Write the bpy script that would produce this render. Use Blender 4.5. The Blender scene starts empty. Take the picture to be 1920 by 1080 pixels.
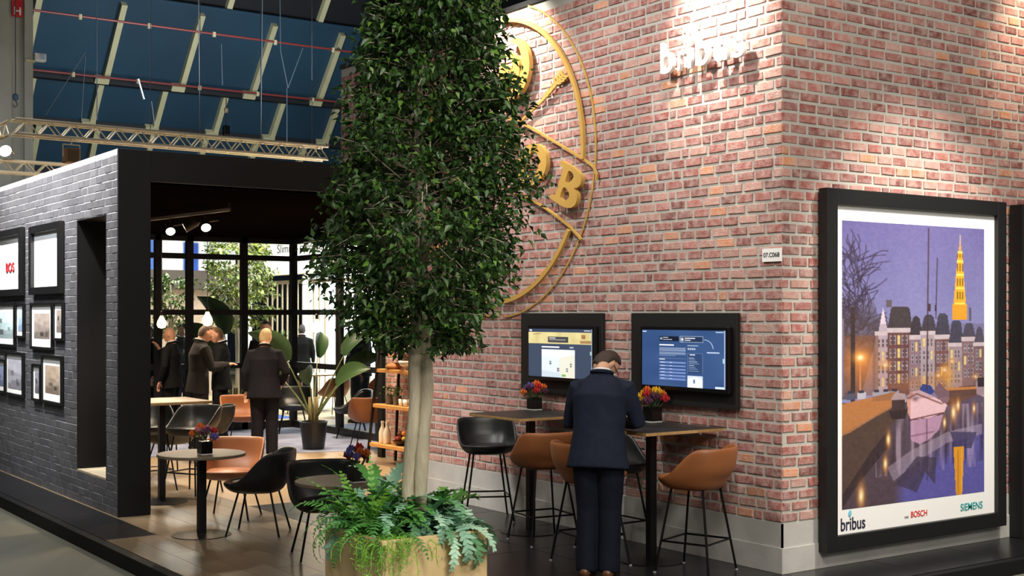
import bpy, bmesh, math, random
import numpy as np
from mathutils import Vector, Matrix, Euler
random.seed(7); rng = np.random.default_rng(7)
SC = bpy.context.scene
COL = SC.collection
# ------------------------------------------------------------------ camera
FPX, CAMZ, HY = 2404.0, 1.95, 590.0            # focal length in px (1920 wide), eye height, horizon row
FW = (0.57282, 0.81968); RT = (0.81968, -0.57282)
cam_d = bpy.data.cameras.new('camera'); cam = bpy.data.objects.new('camera', cam_d); COL.objects.link(cam)
cam_d.sensor_width = 36; cam_d.lens = FPX * 36 / 1920; cam_d.shift_y = 50 / 1920
cam_d.clip_end = 300
cam.location = (0, 0, CAMZ); cam.rotation_euler = (math.pi / 2, 0, math.atan2(-FW[0], FW[1]))
SC.camera = cam
# ------------------------------------------------------------------ world, exposure, large lights
w = bpy.data.worlds.new('hall_air'); SC.world = w; w.use_nodes = True
w.node_tree.nodes['Background'].inputs[0].default_value = (0.80, 0.86, 1.0, 1)
w.node_tree.nodes['Background'].inputs[1].default_value = 0.05
vs = SC.view_settings; vs.view_transform = 'Standard'; vs.look = 'None'; vs.gamma = 1; vs.exposure = 0.0
vs.use_curve_mapping = False

def area(name, loc, size, power, col, target=None, sy=None, spread=math.pi):
    d = bpy.data.lights.new(name, 'AREA'); d.energy = power; d.color = col; d.size = size
    if sy: d.shape = 'RECTANGLE'; d.size_y = sy
    d.spread = spread
    o = bpy.data.objects.new(name, d); COL.objects.link(o); o.location = loc
    if target is not None: o.rotation_euler = (Vector(target) - Vector(loc)).to_track_quat('-Z', 'Y').to_euler()
    return o
def spot(name, loc, target, power, col, ang=50, blend=0.5, rad=0.05):
    d = bpy.data.lights.new(name, 'SPOT'); d.energy = power; d.color = col
    d.spot_size = math.radians(ang); d.spot_blend = blend; d.shadow_soft_size = rad
    o = bpy.data.objects.new(name, d); COL.objects.link(o); o.location = loc
    o.rotation_euler = (Vector(target) - Vector(loc)).to_track_quat('-Z', 'Y').to_euler()
    return o
WARM = (1.0, 0.80, 0.58); NEUT = (1.0, 0.93, 0.83); COOL = (0.86, 0.93, 1.0)
# hall lighting: high-bay lamps, plus fills for planter and roof
area('hall_light', (2.0, 0.5, 8.5), 3.0, 700, NEUT)
area('hall_light', (1.5, -5.0, 7.0), 2.5, 650, NEUT, target=(4, 7, 1))  # added frontal fill that brightens the planter
area('hall_light', (-4, 10, 9.0), 3.0, 260, NEUT)
area('hall_light', (5, 26, 9.0), 3.0, 300, COOL)
area('hall_light', (17, 36, 8.0), 5.0, 1150, COOL, target=(19, 47, 12))  # fill aimed up at the blue roof panels
area('hall_light', (9, 0.0, 8.5), 3.0, 260, NEUT)
# arm spotlights washing the brick walls, then unseen lamps washing the dark wall
spot('sign_spot', (6.60, 7.42, 4.98), (7.19, 7.38, 4.30), 390, NEUT, 84, 1.0, 0.025)
spot('emblem_spot', (6.45, 10.15, 5.35), (7.19, 10.2, 4.2), 420, NEUT, 85, 0.9, 0.04)
spot('wall_spot', (4.2, 8.6, 6.0), (7.19, 8.6, 2.6), 560, (1.0, 0.96, 0.91), 70, 0.8, 0.10)
spot('poster_spot', (8.7, 4.0, 5.6), (8.72, 6.74, 1.45), 1250, NEUT, 47, 0.7, 0.10)
spot('end_wall_spot', (10.3, 5.9, 5.3), (10.5, 6.74, 4.2), 160, WARM, 80, 0.9, 0.05)
spot('picture_spot', (1.2, 13.4, 5.2), (3.96, 15.0, 2.2), 420, COOL, 50, 0.9, 0.10)
area('wall_wash', (2.5, 14.6, 5.9), 5.0, 330, (1, .97, .93), target=(3.96, 14.6, 3.5), sy=.25, spread=math.radians(50))  # unseen strip light for the glow along the dark wall's top
# added spots lighting the lounge from above, without fixtures on its ceiling
for i, (x, y, pw) in enumerate([(5.8, 13.8, 95), (6.3, 15.2, 170), (8.0, 14.2, 190), (7.9, 17.0, 130), (9.4, 18.2, 190), (6.2, 18.4, 170), (5.1, 12.8, 85)]):
    spot('lounge_fill_spot', (x, y, 3.18), (x + 0.05, y - 0.1, 0), pw * 2.9, WARM, 105, 0.7, 0.05)

# ------------------------------------------------------------------ pixel -> place helpers
def ray(px, py):
    a = (px - 960) / FPX; b = (HY - py) / FPX
    return (FW[0] + a * RT[0], FW[1] + a * RT[1], b)
def at(px, py, z=None, X=None, Y=None, d=None):
    r = ray(px, py)
    if z is not None: t = (z - CAMZ) / r[2]
    elif X is not None: t = X / r[0]
    elif Y is not None: t = Y / r[1]
    else: t = d
    return Vector((r[0] * t, r[1] * t, CAMZ + r[2] * t))
def depth(x, y): return x * FW[0] + y * FW[1]
def lin(c):
    return tuple(((v / 255) / 12.92 if v / 255 <= 0.04045 else ((v / 255 + 0.055) / 1.055) ** 2.4) for v in c)

# ------------------------------------------------------------------ materials
MATS = {}
def mat(name, rgb=(128, 128, 128), rough=0.6, metal=0.0, var=0.0, vscale=8.0, bump=0.0, bscale=60.0, attr=False,
        emit=None, estr=0.0, spec=0.5, var_rgb=None, stretch=(1, 1, 1), coat=0.0, detail=4.0, trans=0.0):
    if name in MATS: return MATS[name]
    m = bpy.data.materials.new(name); m.use_nodes = True; MATS[name] = m
    nt = m.node_tree; N = nt.nodes; L = nt.links; b = N['Principled BSDF']
    b.inputs['Roughness'].default_value = rough; b.inputs['Metallic'].default_value = metal
    b.inputs['Specular IOR Level'].default_value = spec
    if coat: b.inputs['Coat Weight'].default_value = coat
    c = (*lin(rgb), 1)
    b.inputs['Base Color'].default_value = c
    src = None
    if attr:
        a = N.new('ShaderNodeAttribute'); a.attribute_name = 'col'; src = a.outputs['Color']
    if var or bump:
        tc = N.new('ShaderNodeTexCoord'); mp = N.new('ShaderNodeMapping'); mp.inputs['Scale'].default_value = stretch
        L.new(tc.outputs['Object'], mp.inputs['Vector'])
    if var:
        nz = N.new('ShaderNodeTexNoise'); nz.inputs['Scale'].default_value = vscale; nz.inputs['Detail'].default_value = detail
        L.new(mp.outputs[0], nz.inputs['Vector'])
        cr = N.new('ShaderNodeValToRGB'); cr.color_ramp.elements[0].position = 0.32; cr.color_ramp.elements[1].position = 0.68
        L.new(nz.outputs[0], cr.inputs[0])
        mx = N.new('ShaderNodeMix'); mx.data_type = 'RGBA'
        ml = N.new('ShaderNodeMath'); ml.operation = 'MULTIPLY'; ml.inputs[1].default_value = var
        L.new(cr.outputs[0], ml.inputs[0]); L.new(ml.outputs[0], mx.inputs[0])
        if src: L.new(src, mx.inputs[6])
        else: mx.inputs[6].default_value = c
        mx.inputs[7].default_value = (*lin(var_rgb), 1) if var_rgb else tuple(v * 0.35 for v in c[:3]) + (1,)
        src = mx.outputs[2]
    if src: L.new(src, b.inputs['Base Color'])
    if bump:
        nb = N.new('ShaderNodeTexNoise'); nb.inputs['Scale'].default_value = bscale; nb.inputs['Detail'].default_value = 3
        L.new(mp.outputs[0], nb.inputs['Vector'])
        bp = N.new('ShaderNodeBump'); bp.inputs['Strength'].default_value = bump; bp.inputs['Distance'].default_value = 0.01
        L.new(nb.outputs[0], bp.inputs['Height']); L.new(bp.outputs[0], b.inputs['Normal'])
    if emit is not None:
        if emit == 'attr': L.new(src, b.inputs['Emission Color'])
        else: b.inputs['Emission Color'].default_value = (*lin(emit), 1)
        b.inputs['Emission Strength'].default_value = estr
    return m
def glass_mat(name, tint=(235, 240, 240), f=0.08):
    m = bpy.data.materials.new(name); m.use_nodes = True; nt = m.node_tree; N = nt.nodes; L = nt.links
    N.remove(N['Principled BSDF'])
    t = N.new('ShaderNodeBsdfTransparent'); t.inputs[0].default_value = (*lin(tint), 1)
    g = N.new('ShaderNodeBsdfGlossy'); g.inputs['Roughness'].default_value = 0.02
    lw = N.new('ShaderNodeLayerWeight'); lw.inputs[0].default_value = 0.5
    pw = N.new('ShaderNodeMath'); pw.operation = 'POWER'; pw.inputs[1].default_value = 5.0; L.new(lw.outputs['Facing'], pw.inputs[0])
    fr = N.new('ShaderNodeMath'); fr.operation = 'MULTIPLY_ADD'; fr.inputs[1].default_value = 0.8; fr.inputs[2].default_value = 0.02; L.new(pw.outputs[0], fr.inputs[0])
    mx = N.new('ShaderNodeMixShader'); L.new(fr.outputs[0], mx.inputs[0]); L.new(t.outputs[0], mx.inputs[1]); L.new(g.outputs[0], mx.inputs[2])
    L.new(mx.outputs[0], N['Material Output'].inputs[0]); return m
GLASS = glass_mat('window_glass')

# ------------------------------------------------------------------ mesh builder
class MB:
    def __init__(s): s.v = []; s.f = []; s.c = []; s.cur = (1, 1, 1)
    def add(s, vs, fs):
        o = len(s.v); s.v += [tuple(p) for p in vs]; s.f += [tuple(i + o for i in f) for f in fs]; s.c += [s.cur] * len(vs); return s
    def box(s, x0, x1, y0, y1, z0, z1):
        vs = [(x, y, z) for z in (z0, z1) for y in (y0, y1) for x in (x0, x1)]
        return s.add(vs, [(0, 2, 3, 1), (4, 5, 7, 6), (0, 1, 5, 4), (2, 6, 7, 3), (0, 4, 6, 2), (1, 3, 7, 5)])
    def bbox(s, x0, x1, y0, y1, z0, z1, b=0.004):     # box with chamfered edges
        bm = bmesh.new(); bmesh.ops.create_cube(bm, size=1)
        for v in bm.verts: v.co = Vector(((x0 + x1) / 2 + v.co.x * (x1 - x0), (y0 + y1) / 2 + v.co.y * (y1 - y0), (z0 + z1) / 2 + v.co.z * (z1 - z0)))
        bmesh.ops.bevel(bm, geom=bm.edges[:], offset=b, segments=2, affect='EDGES', profile=0.5)
        return s.bm(bm)
    def bm(s, bm):
        bm.verts.index_update(); s.add([v.co[:] for v in bm.verts], [[v.index for v in f.verts] for f in bm.faces]); bm.free(); return s
    def obox(s, c, ax, half):                          # oriented box, ax = 3 unit vectors
        c = Vector(c); vs = []
        for k in (-1, 1):
            for j in (-1, 1):
                for i in (-1, 1): vs.append(c + ax[0] * half[0] * i + ax[1] * half[1] * j + ax[2] * half[2] * k)
        return s.add(vs, [(0, 2, 3, 1), (4, 5, 7, 6), (0, 1, 5, 4), (2, 6, 7, 3), (0, 4, 6, 2), (1, 3, 7, 5)])
    def bar(s, a, b, w, h, up=(0, 0, 1)):
        a = Vector(a); b = Vector(b); d = (b - a); l = d.length; d.normalize(); u = Vector(up)
        if abs(d.dot(u)) > 0.98: u = Vector((1, 0, 0))
        x = d.cross(u).normalized(); y = x.cross(d).normalized()
        return s.obox((a + b) / 2, (x, y, d), (w / 2, h / 2, l / 2))
    def tube(s, pts, r, n=8, cap=True, flat=None, side=None):
        pts = [Vector(p) for p in pts]; k = len(pts); rs = r if isinstance(r, (list, tuple)) else [r] * k
        ref = None; rings = []
        for i in range(k):
            t = (pts[min(i + 1, k - 1)] - pts[max(i - 1, 0)])
            if t.length < 1e-9: t = Vector((0, 0, 1))
            t.normalize()
            if ref is None:
                ref = Vector(side) if side is not None else (Vector((0, 0, 1)) if abs(t.z) < 0.9 else Vector((1, 0, 0)))
            x = (ref - t * ref.dot(t))
            if x.length < 1e-6: x = t.orthogonal()
            x.normalize(); ref = x; y = t.cross(x)
            rr = rs[i]; ra, rb = rr if isinstance(rr, (list, tuple)) else (rr, rr * (flat or 1))
            rings.append([pts[i] + x * math.cos(a) * ra + y * math.sin(a) * rb for a in [2 * math.pi * j / n for j in range(n)]])
        vs = [p for rg in rings for p in rg]; fs = []
        for i in range(k - 1):
            for j in range(n): fs.append((i * n + j, i * n + (j + 1) % n, (i + 1) * n + (j + 1) % n, (i + 1) * n + j))
        if cap: fs.append(tuple(range(n - 1, -1, -1))); fs.append(tuple((k - 1) * n + j for j in range(n)))
        return s.add(vs, fs)
    def lathe(s, prof, c=(0, 0, 0), n=24, cap=True):
        vs = []; fs = []; k = len(prof)
        for r, z in prof:
            for j in range(n): a = 2 * math.pi * j / n; vs.append((c[0] + r * math.cos(a), c[1] + r * math.sin(a), c[2] + z))
        for i in range(k - 1):
            for j in range(n): fs.append((i * n + j, i * n + (j + 1) % n, (i + 1) * n + (j + 1) % n, (i + 1) * n + j))
        if cap: fs.append(tuple(range(n - 1, -1, -1))); fs.append(tuple((k - 1) * n + j for j in range(n)))
        return s.add(vs, fs)
    def ell(s, c, r, rot=None, nu=12, nv=8):
        vs = []; fs = []; c = Vector(c)
        for i in range(nv + 1):
            t = math.pi * i / nv
            for j in range(nu):
                a = 2 * math.pi * j / nu; p = Vector((r[0] * math.sin(t) * math.cos(a), r[1] * math.sin(t) * math.sin(a), r[2] * math.cos(t)))
                if rot is not None: p = rot @ p
                vs.append(c + p)
        for i in range(nv):
            for j in range(nu):
                fs.append((i * nu + j, (i + 1) * nu + j, (i + 1) * nu + (j + 1) % nu, i * nu + (j + 1) % nu))
        return s.add(vs, fs)
    def build(s, name, m, parent=None, smooth=False, loc=None):
        me = bpy.data.meshes.new(name); me.from_pydata(s.v, [], s.f); me.update()
        if any(c != (1, 1, 1) for c in s.c):
            a = me.color_attributes.new('col', 'FLOAT_COLOR', 'POINT')
            a.data.foreach_set('color', np.array([(*c, 1) for c in s.c], dtype=np.float32).ravel())
        if m: me.materials.append(m)
        if smooth: me.shade_smooth()
        o = bpy.data.objects.new(name, me); COL.objects.link(o)
        if parent: o.parent = parent
        if loc is not None: o.location = loc
        return o
def tag(o, label=None, cat=None, group=None, kind=None):
    if label: o['label'] = label
    if cat: o['category'] = cat
    if group: o['group'] = group
    if kind: o['kind'] = kind
    return o
def thing(name, label, cat, loc=(0, 0, 0), rz=0.0, group=None):
    o = bpy.data.objects.new(name, None); COL.objects.link(o); o.empty_display_size = 0.1
    o.location = loc; o.rotation_euler = (0, 0, rz); return tag(o, label, cat, group)
def copy_tree(o, parent=None):
    c = o.copy(); COL.objects.link(c); c.parent = parent
    for ch in list(o.children): copy_tree(ch, c)
    return c
def place(o, loc, rz, label=None):
    o.location = loc; o.rotation_euler = (0, 0, rz)
    if label: o['label'] = label
    return o
def autosmooth(o, ang=40):
    o.data.shade_smooth(); m = o.modifiers.new('e', 'EDGE_SPLIT'); m.split_angle = math.radians(ang); return o
def np_mesh(name, V, F, m, parent=None, C=None, smooth=False):
    """V (n,3), F (m,k) arrays -> one mesh object"""
    me = bpy.data.meshes.new(name); n, k = len(F), F.shape[1]
    me.vertices.add(len(V)); me.vertices.foreach_set('co', V.astype(np.float32).ravel())
    me.loops.add(n * k); me.loops.foreach_set('vertex_index', F.astype(np.int32).ravel())
    me.polygons.add(n); me.polygons.foreach_set('loop_start', np.arange(0, n * k, k, dtype=np.int32))
    me.polygons.foreach_set('loop_total', np.full(n, k, dtype=np.int32))
    me.update(calc_edges=True); me.validate()
    if C is not None:
        a = me.color_attributes.new('col', 'FLOAT_COLOR', 'POINT')
        a.data.foreach_set('color', np.concatenate([C, np.ones((len(C), 1))], 1).astype(np.float32).ravel())
    if m: me.materials.append(m)
    if smooth: me.shade_smooth()
    o = bpy.data.objects.new(name, me); COL.objects.link(o)
    if parent: o.parent = parent
    return o
MX_F = Matrix(((0, 0, -1, 0), (-1, 0, 0, 0), (0, 1, 0, 0), (0, 0, 0, 1)))   # wall frame facing -X: x -> -Y, y -> Z
MX_R = Matrix(((1, 0, 0, 0), (0, 0, -1, 0), (0, 1, 0, 0), (0, 0, 0, 1)))    # wall frame facing -Y: x -> +X, y -> Z
def text_mesh(txt, m, name, mx, origin, width=None, height=None, extrude=0.002, parent=None, bold=0.0, sx=None):
    cu = bpy.data.curves.new('t', 'FONT'); cu.body = txt; cu.extrude = extrude; cu.offset = bold
    to = bpy.data.objects.new('t', cu); COL.objects.link(to)
    me = bpy.data.meshes.new_from_object(to.evaluated_get(bpy.context.evaluated_depsgraph_get()))
    bpy.data.objects.remove(to); bpy.data.curves.remove(cu)
    V = np.zeros(len(me.vertices) * 3, np.float32); me.vertices.foreach_get('co', V); V = V.reshape(-1, 3)
    x0, x1 = V[:, 0].min(), V[:, 0].max(); y0, y1 = V[:, 1].min(), V[:, 1].max()
    kx = width / (x1 - x0) if width else 1; ky = height / (y1 - y0) if height else kx
    if not width: kx = ky * (sx or 1)
    V[:, 0] = (V[:, 0] - x0) * kx; V[:, 1] = (V[:, 1] - y0) * ky
    me.vertices.foreach_set('co', V.ravel()); me.update()
    me.materials.clear(); me.materials.append(m); me.name = name
    o = bpy.data.objects.new(name, me); COL.objects.link(o)
    o.matrix_world = Matrix.Translation(origin) @ mx
    if parent:
        o.parent = parent; o.matrix_parent_inverse = Matrix.Identity(4)
        o.matrix_local = parent.matrix_world.inverted() @ (Matrix.Translation(origin) @ mx) if parent.matrix_world != Matrix.Identity(4) else Matrix.Translation(origin) @ mx
    return o
def poly_plate(outer, holes, X, th, m, name, parent=None, mode='F'):
    """flat plate with holes traced in a wall plane, given thickness; points are (Y,z) on a wall facing -X"""
    cu = bpy.data.curves.new('p', 'CURVE'); cu.dimensions = '2D'; cu.fill_mode = 'BOTH'; cu.extrude = th / 2
    for lp in [outer] + holes:
        sp = cu.splines.new('POLY'); sp.points.add(len(lp) - 1); sp.use_cyclic_u = True
        for p, q in zip(sp.points, lp): p.co = (-q[0], q[1], 0, 1)
    to = bpy.data.objects.new('p', cu); COL.objects.link(to)
    me = bpy.data.meshes.new_from_object(to.evaluated_get(bpy.context.evaluated_depsgraph_get()))
    bpy.data.objects.remove(to); bpy.data.curves.remove(cu)
    me.transform(Matrix.Translation((X, 0, 0)) @ MX_F); me.materials.clear(); me.materials.append(m); me.name = name
    o = bpy.data.objects.new(name, me); COL.objects.link(o)
    if parent: o.parent = parent
    return o
def smoothloop(pts, n=6):
    """closed Catmull-Rom through pts"""
    out = []; k = len(pts)
    for i in range(k):
        p0, p1, p2, p3 = (np.array(pts[(i + j - 1) % k], float) for j in range(4))
        for t in np.linspace(0, 1, n, endpoint=False):
            out.append(tuple(0.5 * (2 * p1 + (p2 - p0) * t + (2 * p0 - 5 * p1 + 4 * p2 - p3) * t * t + (3 * p1 - p0 - 3 * p2 + p3) * t ** 3)))
    return out
# ================================================================== THE SETTING
XF, YR, XL, YP = 7.19, 6.74, 3.96, 12.29     # brick long wall, brick end wall, dark brick wall, portal front
HF = 4.917; HP = 3.55; CE = 3.25
M_black = mat('matt_black', (12, 13, 14), 0.65, spec=.25)
M_bmetal = mat('black_metal', (16, 16, 17), 0.42, metal=0.3)
M_mortar = mat('mortar', (184, 181, 173), 0.9, var=0.5, vscale=2.2, var_rgb=(150, 146, 138), bump=0.4, bscale=45)
M_brick = mat('red_brick', rough=0.85, attr=True, var=0.6, vscale=17, var_rgb=(204, 178, 170), bump=0.5, bscale=70, detail=6)
M_dmortar = mat('dark_wall_joint', (146, 146, 152), 0.7, var=0.5, vscale=4)
M_dbrick = mat('dark_brick', rough=0.38, attr=True, var=0.35, vscale=7, bump=0.25, bscale=50)
M_conc = mat('plinth_concrete', (184, 182, 177), 0.75, var=0.5, vscale=3.5, var_rgb=(146, 144, 140), bump=0.15, bscale=30)
# hall floor and stand platform
o = MB().box(-25, 60, -8, 60, -0.32, -0.12).build('floor', mat('hall_concrete', (108, 112, 102), 0.55, var=0.55, vscale=0.8, var_rgb=(126, 118, 98), bump=0.05)); tag(o, 'grey-green concrete floor of the exhibition hall', kind='structure')
M_tile = mat('black_tile', (26, 26, 28), 0.28, var=0.3, vscale=2)
o = MB().box(3.38, 16, 6.06, 21.5, -0.12, -0.012).build('floor', mat('platform_black', (22, 22, 23), 0.45)); tag(o, 'black raised platform of the stand', kind='structure')
plat = o
# edge strip
MB().bbox(3.375, 3.46, 6.06, 21.5, -0.118, 0.002, 0.006).build('edge_strip', M_black, plat)
MB().bbox(3.375, 16, 6.055, 6.13, -0.118, 0.0, 0.006).build('edge_strip', M_black, plat)
# black tiles in front of the brick walls
xs = [5.3, 6.25, 7.19, 8.14, 9.09, 10.04, 11.0, 12.0, 13.0]; ys = [6.14, 6.73, 7.68, 8.63, 9.58, 10.53, 11.48, 12.25]
tile = None
for i in range(len(xs) - 1):
    for j in range(len(ys) - 1):
        if xs[i] >= 7.18 and j > 0: continue
        MB().bbox(xs[i] + 0.004, xs[i + 1] - 0.004, ys[j] + 0.004, ys[j + 1] - 0.004, -0.011, 0.0, 0.002).build('floor_tile', M_tile, plat)
M_tan = mat('oak_vinyl', (112, 98, 78), 0.30, var=0.5, vscale=2.2, var_rgb=(92, 78, 60), stretch=(6, 0.7, 1), bump=0.03)
px = 3.47; k = 0
while px < 5.29:
    y = 6.14 - (k % 3) * 0.45
    while y < 18.2:
        y0 = max(y, 6.14); y1 = min(y + 1.5, 18.2 if px > 3.9 else 11.1)
        if y1 > y0: MB().box(px + 0.0015, min(px + 0.23, 5.298) - 0.0015, y0 + 0.0015, y1 - 0.0015, -0.011, -0.0005).build('floor_plank', M_tan, plat)
        y += 1.5
    px += 0.23; k += 1
for k in range(5): MB().bbox(3.47, 3.93, 11.104 + k * 1.5, 12.6 + k * 1.5, -0.011, -0.0005, .001).build('floor_tile', M_tile, plat)
MB().box(5.3, 12.5, 12.252, 21.5, -0.011, -0.001).build('lounge_floor', mat('lounge_oak_lit', (156, 134, 104), 0.32, var=0.5, vscale=2.2, var_rgb=(132, 110, 84), stretch=(6, 0.7, 1), bump=0.03), plat)  # same oak vinyl, painted paler for the stronger light in the lounge
# carpet in the lounge
a0 = at(250, 858, z=0); a1 = at(760, 843, z=0)
cv = [(a0.x, a0.y, 0.004), (a1.x, a1.y, 0.004), (12.3, a1.y, 0.004), (12.3, 20.4, 0.004), (a0.x, 20.4, 0.004)]
MB().add(cv + [(x, y, -0.0005) for x, y, z in cv], [(0, 1, 2, 3, 4), (9, 8, 7, 6, 5)] + [(i, i + 5, (i + 1) % 5 + 5, (i + 1) % 5) for i in range(5)]).build('carpet', mat('blue_carpet', (140, 146, 168), 0.95, var=0.7, vscale=1.6, var_rgb=(92, 98, 124), bump=0.5, bscale=300), plat)

# ---- brick generator: wall faces -X ('F'), or -Y ('R')
def brick_wall(parent, mode, plane, u0, u1, z0, z1, ch, bl, joint, proud, colf, m, skip=None, n_ind=300, vary=0.25, holes=()):
    items = []
    nrow = int((z1 - z0) / ch)
    for r in range(nrow):
        zb = z0 + r * ch; u = u0 - (bl / 2 if r % 2 else 0) - random.random() * 0.03
        while u < u1:
            l = bl * (0.5 if random.random() < vary * 0.35 else 1) * (1 + (random.random() - 0.5) * vary)
            a, b = max(u, u0), min(u + l - joint, u1); u += l
            if b - a < 0.03: continue
            if skip and skip(a, b, zb, zb + ch): continue
            segs = [(a, b)]
            for (h0, h1, y0, y1) in holes:
                if zb + ch > y0 + .004 and zb < y1 - .004: segs = [q for p in segs for q in ((p[0], min(p[1], h0)), (max(p[0], h1), p[1])) if q[1] - q[0] > .012]
            for a, b in segs: items.append((a, b, zb + joint / 2, zb + ch - joint / 2))
    def size(it):
        uc = (it[0] + it[1]) / 2; zc = (it[2] + it[3]) / 2
        X, Y = (plane, uc) if mode == 'F' else (uc, plane)
        d = depth(X, Y); l = X * RT[0] + Y * RT[1]; sx = 960 + FPX * l / d; sy = HY - FPX * (zc - CAMZ) / d
        vis = 0 <= sx <= 1920 and 0 <= sy <= 1080 and not (640 < sx < 985 and mode == 'F' and plane > 7 and sy < 600)
        return ((it[1] - it[0]) / d ** 2) * (1 if vis else 0.01)
    items.sort(key=size, reverse=True)
    rest = MB()
    for k, (a, b, c, d) in enumerate(items):
        j = lambda s: (random.random() - 0.5) * s
        pr = proud * (0.6 + 0.8 * random.random()); ch_ = 0.0035
        back = [(a + j(.006), c + j(.005)), (b + j(.006), c + j(.005)), (b + j(.006), d + j(.005)), (a + j(.006), d + j(.005))]
        cu, cz = (a + b) / 2, (c + d) / 2
        front = [(p + (ch_ if p < cu else -ch_), q + (ch_ if q < cz else -ch_)) for p, q in back]
        if mode == 'F': vs = [(plane + 0.002, p, q) for p, q in back] + [(plane - pr, p, q) for p, q in front]; fs = [(4, 7, 6, 5), (0, 4, 5, 1), (1, 5, 6, 2), (2, 6, 7, 3), (3, 7, 4, 0)]
        else: vs = [(p, plane + 0.002, q) for p, q in back] + [(p, plane - pr, q) for p, q in front]; fs = [(4, 5, 6, 7), (0, 1, 5, 4), (1, 2, 6, 5), (2, 3, 7, 6), (3, 0, 4, 7)]
        col = lin(colf())
        if k < n_ind:
            mb = MB(); mb.cur = col; mb.add(vs, fs); mb.build('brick', m, parent)
        else:
            rest.cur = col; rest.add(vs, fs)
    if len(items) > n_ind:
        tag(rest.build('brickwork', m, parent), kind='stuff')
def red():
    r = random.random()
    if r < 0.05: b = (204, 134, 92)
    elif r < 0.22: b = (126, 68, 62)
    elif r < 0.62: b = (152, 86, 78)
    elif r < 0.85: b = (166, 102, 92)
    else: b = (182, 134, 122)
    k = 0.92 + random.random() * 0.16
    return tuple(min(255, v * k) for v in b)
def dark():
    v = 66 + random.random() * 16; return (v, v, v + 4)
CH = 0.084
# long brick wall (faces the bar tables), its upper part runs on above the portal
wl = MB(); wl.box(XF, XF + 0.3, YR + 0.3, 12.25, 0, HF); wl.box(XF, XF + 0.3, 12.25, 13.89, 3.25, HF)
wallF = wl.build('wall_left', M_mortar); tag(wallF, 'weathered red brick wall with screens, golden emblem and bar tables', kind='structure')
def skF(a, b, z0, z1): return b > 12.25 and z0 < 3.25
brick_wall(wallF, 'F', XF, YR, 13.89, 0.377, HF - 0.03, CH, 0.200, 0.023, 0.008, red, M_brick, skF)
wr = MB(); wr.box(XF, 16, YR, YR + 0.3, 0, HF + 0.6)
wallR = wr.build('wall_right', M_mortar); tag(wallR, 'weathered red brick end wall with the framed canal picture', kind='structure')
brick_wall(wallR, 'R', YR, XF, 13.6, 0.377, HF + 0.5, CH, 0.200, 0.023, 0.008, red, M_brick, lambda a, b, z0, z1: (a > 7.6 and b < 9.8 and z0 > 0.2 and z1 < 2.85) or (a > 10.1 and b < 11.3 and z1 < 2.85))
# top cap of the long wall
o = MB().box(XF - 0.02, XF + 0.32, YR, 13.9, HF, HF + 0.05).build('trim_1', M_black); tag(o, 'black coping along the top of the brick wall', kind='structure')
# concrete plinth, upper print band and protruding skirting panels
o = MB().box(XF - 0.012, XF + 0.001, YR - 0.012, 12.25, 0.19, 0.377).box(XF - 0.012, 16, YR - 0.012, YR + 0.001, 0.19, 0.377).build('trim_2', M_conc); tag(o, 'grey concrete band under the brickwork', kind='structure')
bb = tag(MB().box(XF - 0.012, XF + 0.001, YR - 0.012, 12.25, 0, 0.19).build('baseboard_left', M_conc), 'grey concrete skirting below the long brick wall', kind='structure')
y = YR - 0.022
for y1 in (8.05, 9.45, 10.85, 12.25): MB().bbox(XF - 0.024, XF - 0.010, y + 0.001, y1 - 0.001, 0.0, 0.196, 0.003).build('skirting_panel', M_conc, bb); y = y1
bb = tag(MB().box(XF, 16, YR - 0.012, YR + 0.001, 0, 0.19).build('baseboard_right', M_conc), 'grey concrete skirting below the brick end wall', kind='structure')
x = XF - 0.022
for x1 in (8.6, 9.98, 11.4, 13.6): MB().bbox(x + 0.001, x1 - 0.001, YR - 0.024, YR - 0.010, 0.0, 0.196, 0.003).build('skirting_panel', M_conc, bb); x = x1

# dark brick wall on the left with a tall slot
SY0, SY1, SZ0, SZ1 = 12.634, 13.613, 0.318, 2.9415
wd = MB(); T = 0.31
wd.box(XL, XL + T, YP, SY0, 0, HP); wd.box(XL, XL + T, SY1, 19.0, 0, HP); wd.box(XL, XL + T, SY0, SY1, 0, SZ0); wd.box(XL, XL + T, SY0, SY1, SZ1, HP)
wallD = wd.build('wall_far_left', M_dmortar); tag(wallD, 'dark grey painted brick wall hung with framed pictures', kind='structure')
brick_wall(wallD, 'F', XL, YP, 19.0, 0.0, HP, 0.0795, 0.20, 0.0075, 0.004, dark, M_dbrick, vary=0.12, holes=[(SY0, SY1, SZ0, SZ1)])
# black lining of the slot
o = MB().box(XL - 0.004, XL + T + .004, SY1 - 0.012, SY1, SZ0, SZ1).box(XL - .004, XL + T + .004, SY0, SY0 + 0.012, SZ0, SZ1).box(XL - .004, XL + T + .004, SY0, SY1, SZ1 - 0.012, SZ1).build('trim_3', M_black); tag(o, 'black lining of the tall slot in the dark wall', kind='structure')
o = MB().box(XL - .004, XL + T + .004, SY0 + .012, SY1 - .012, SZ0, SZ0 + .02).build('trim_4', mat('slot_sill', (150, 140, 118), 0.6, var=.4)); tag(o, 'pale sill of the tall slot', kind='structure')
# portal: post and lintel
po = tag(MB().bbox(XL - 0.003, XL + T + 0.006, YP - 0.02, YP + 0.012, -0.0, HP, 0.003).build('trim_5', M_black), 'black end face of the dark wall beside the entrance', kind='structure')
po = tag(MB().bbox(XL + T + .006, XF - .03, YP - 0.02, YP + 0.22, CE, HP, 0.003).build('trim_6', M_black), 'black lintel over the lounge entrance', kind='structure')
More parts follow.
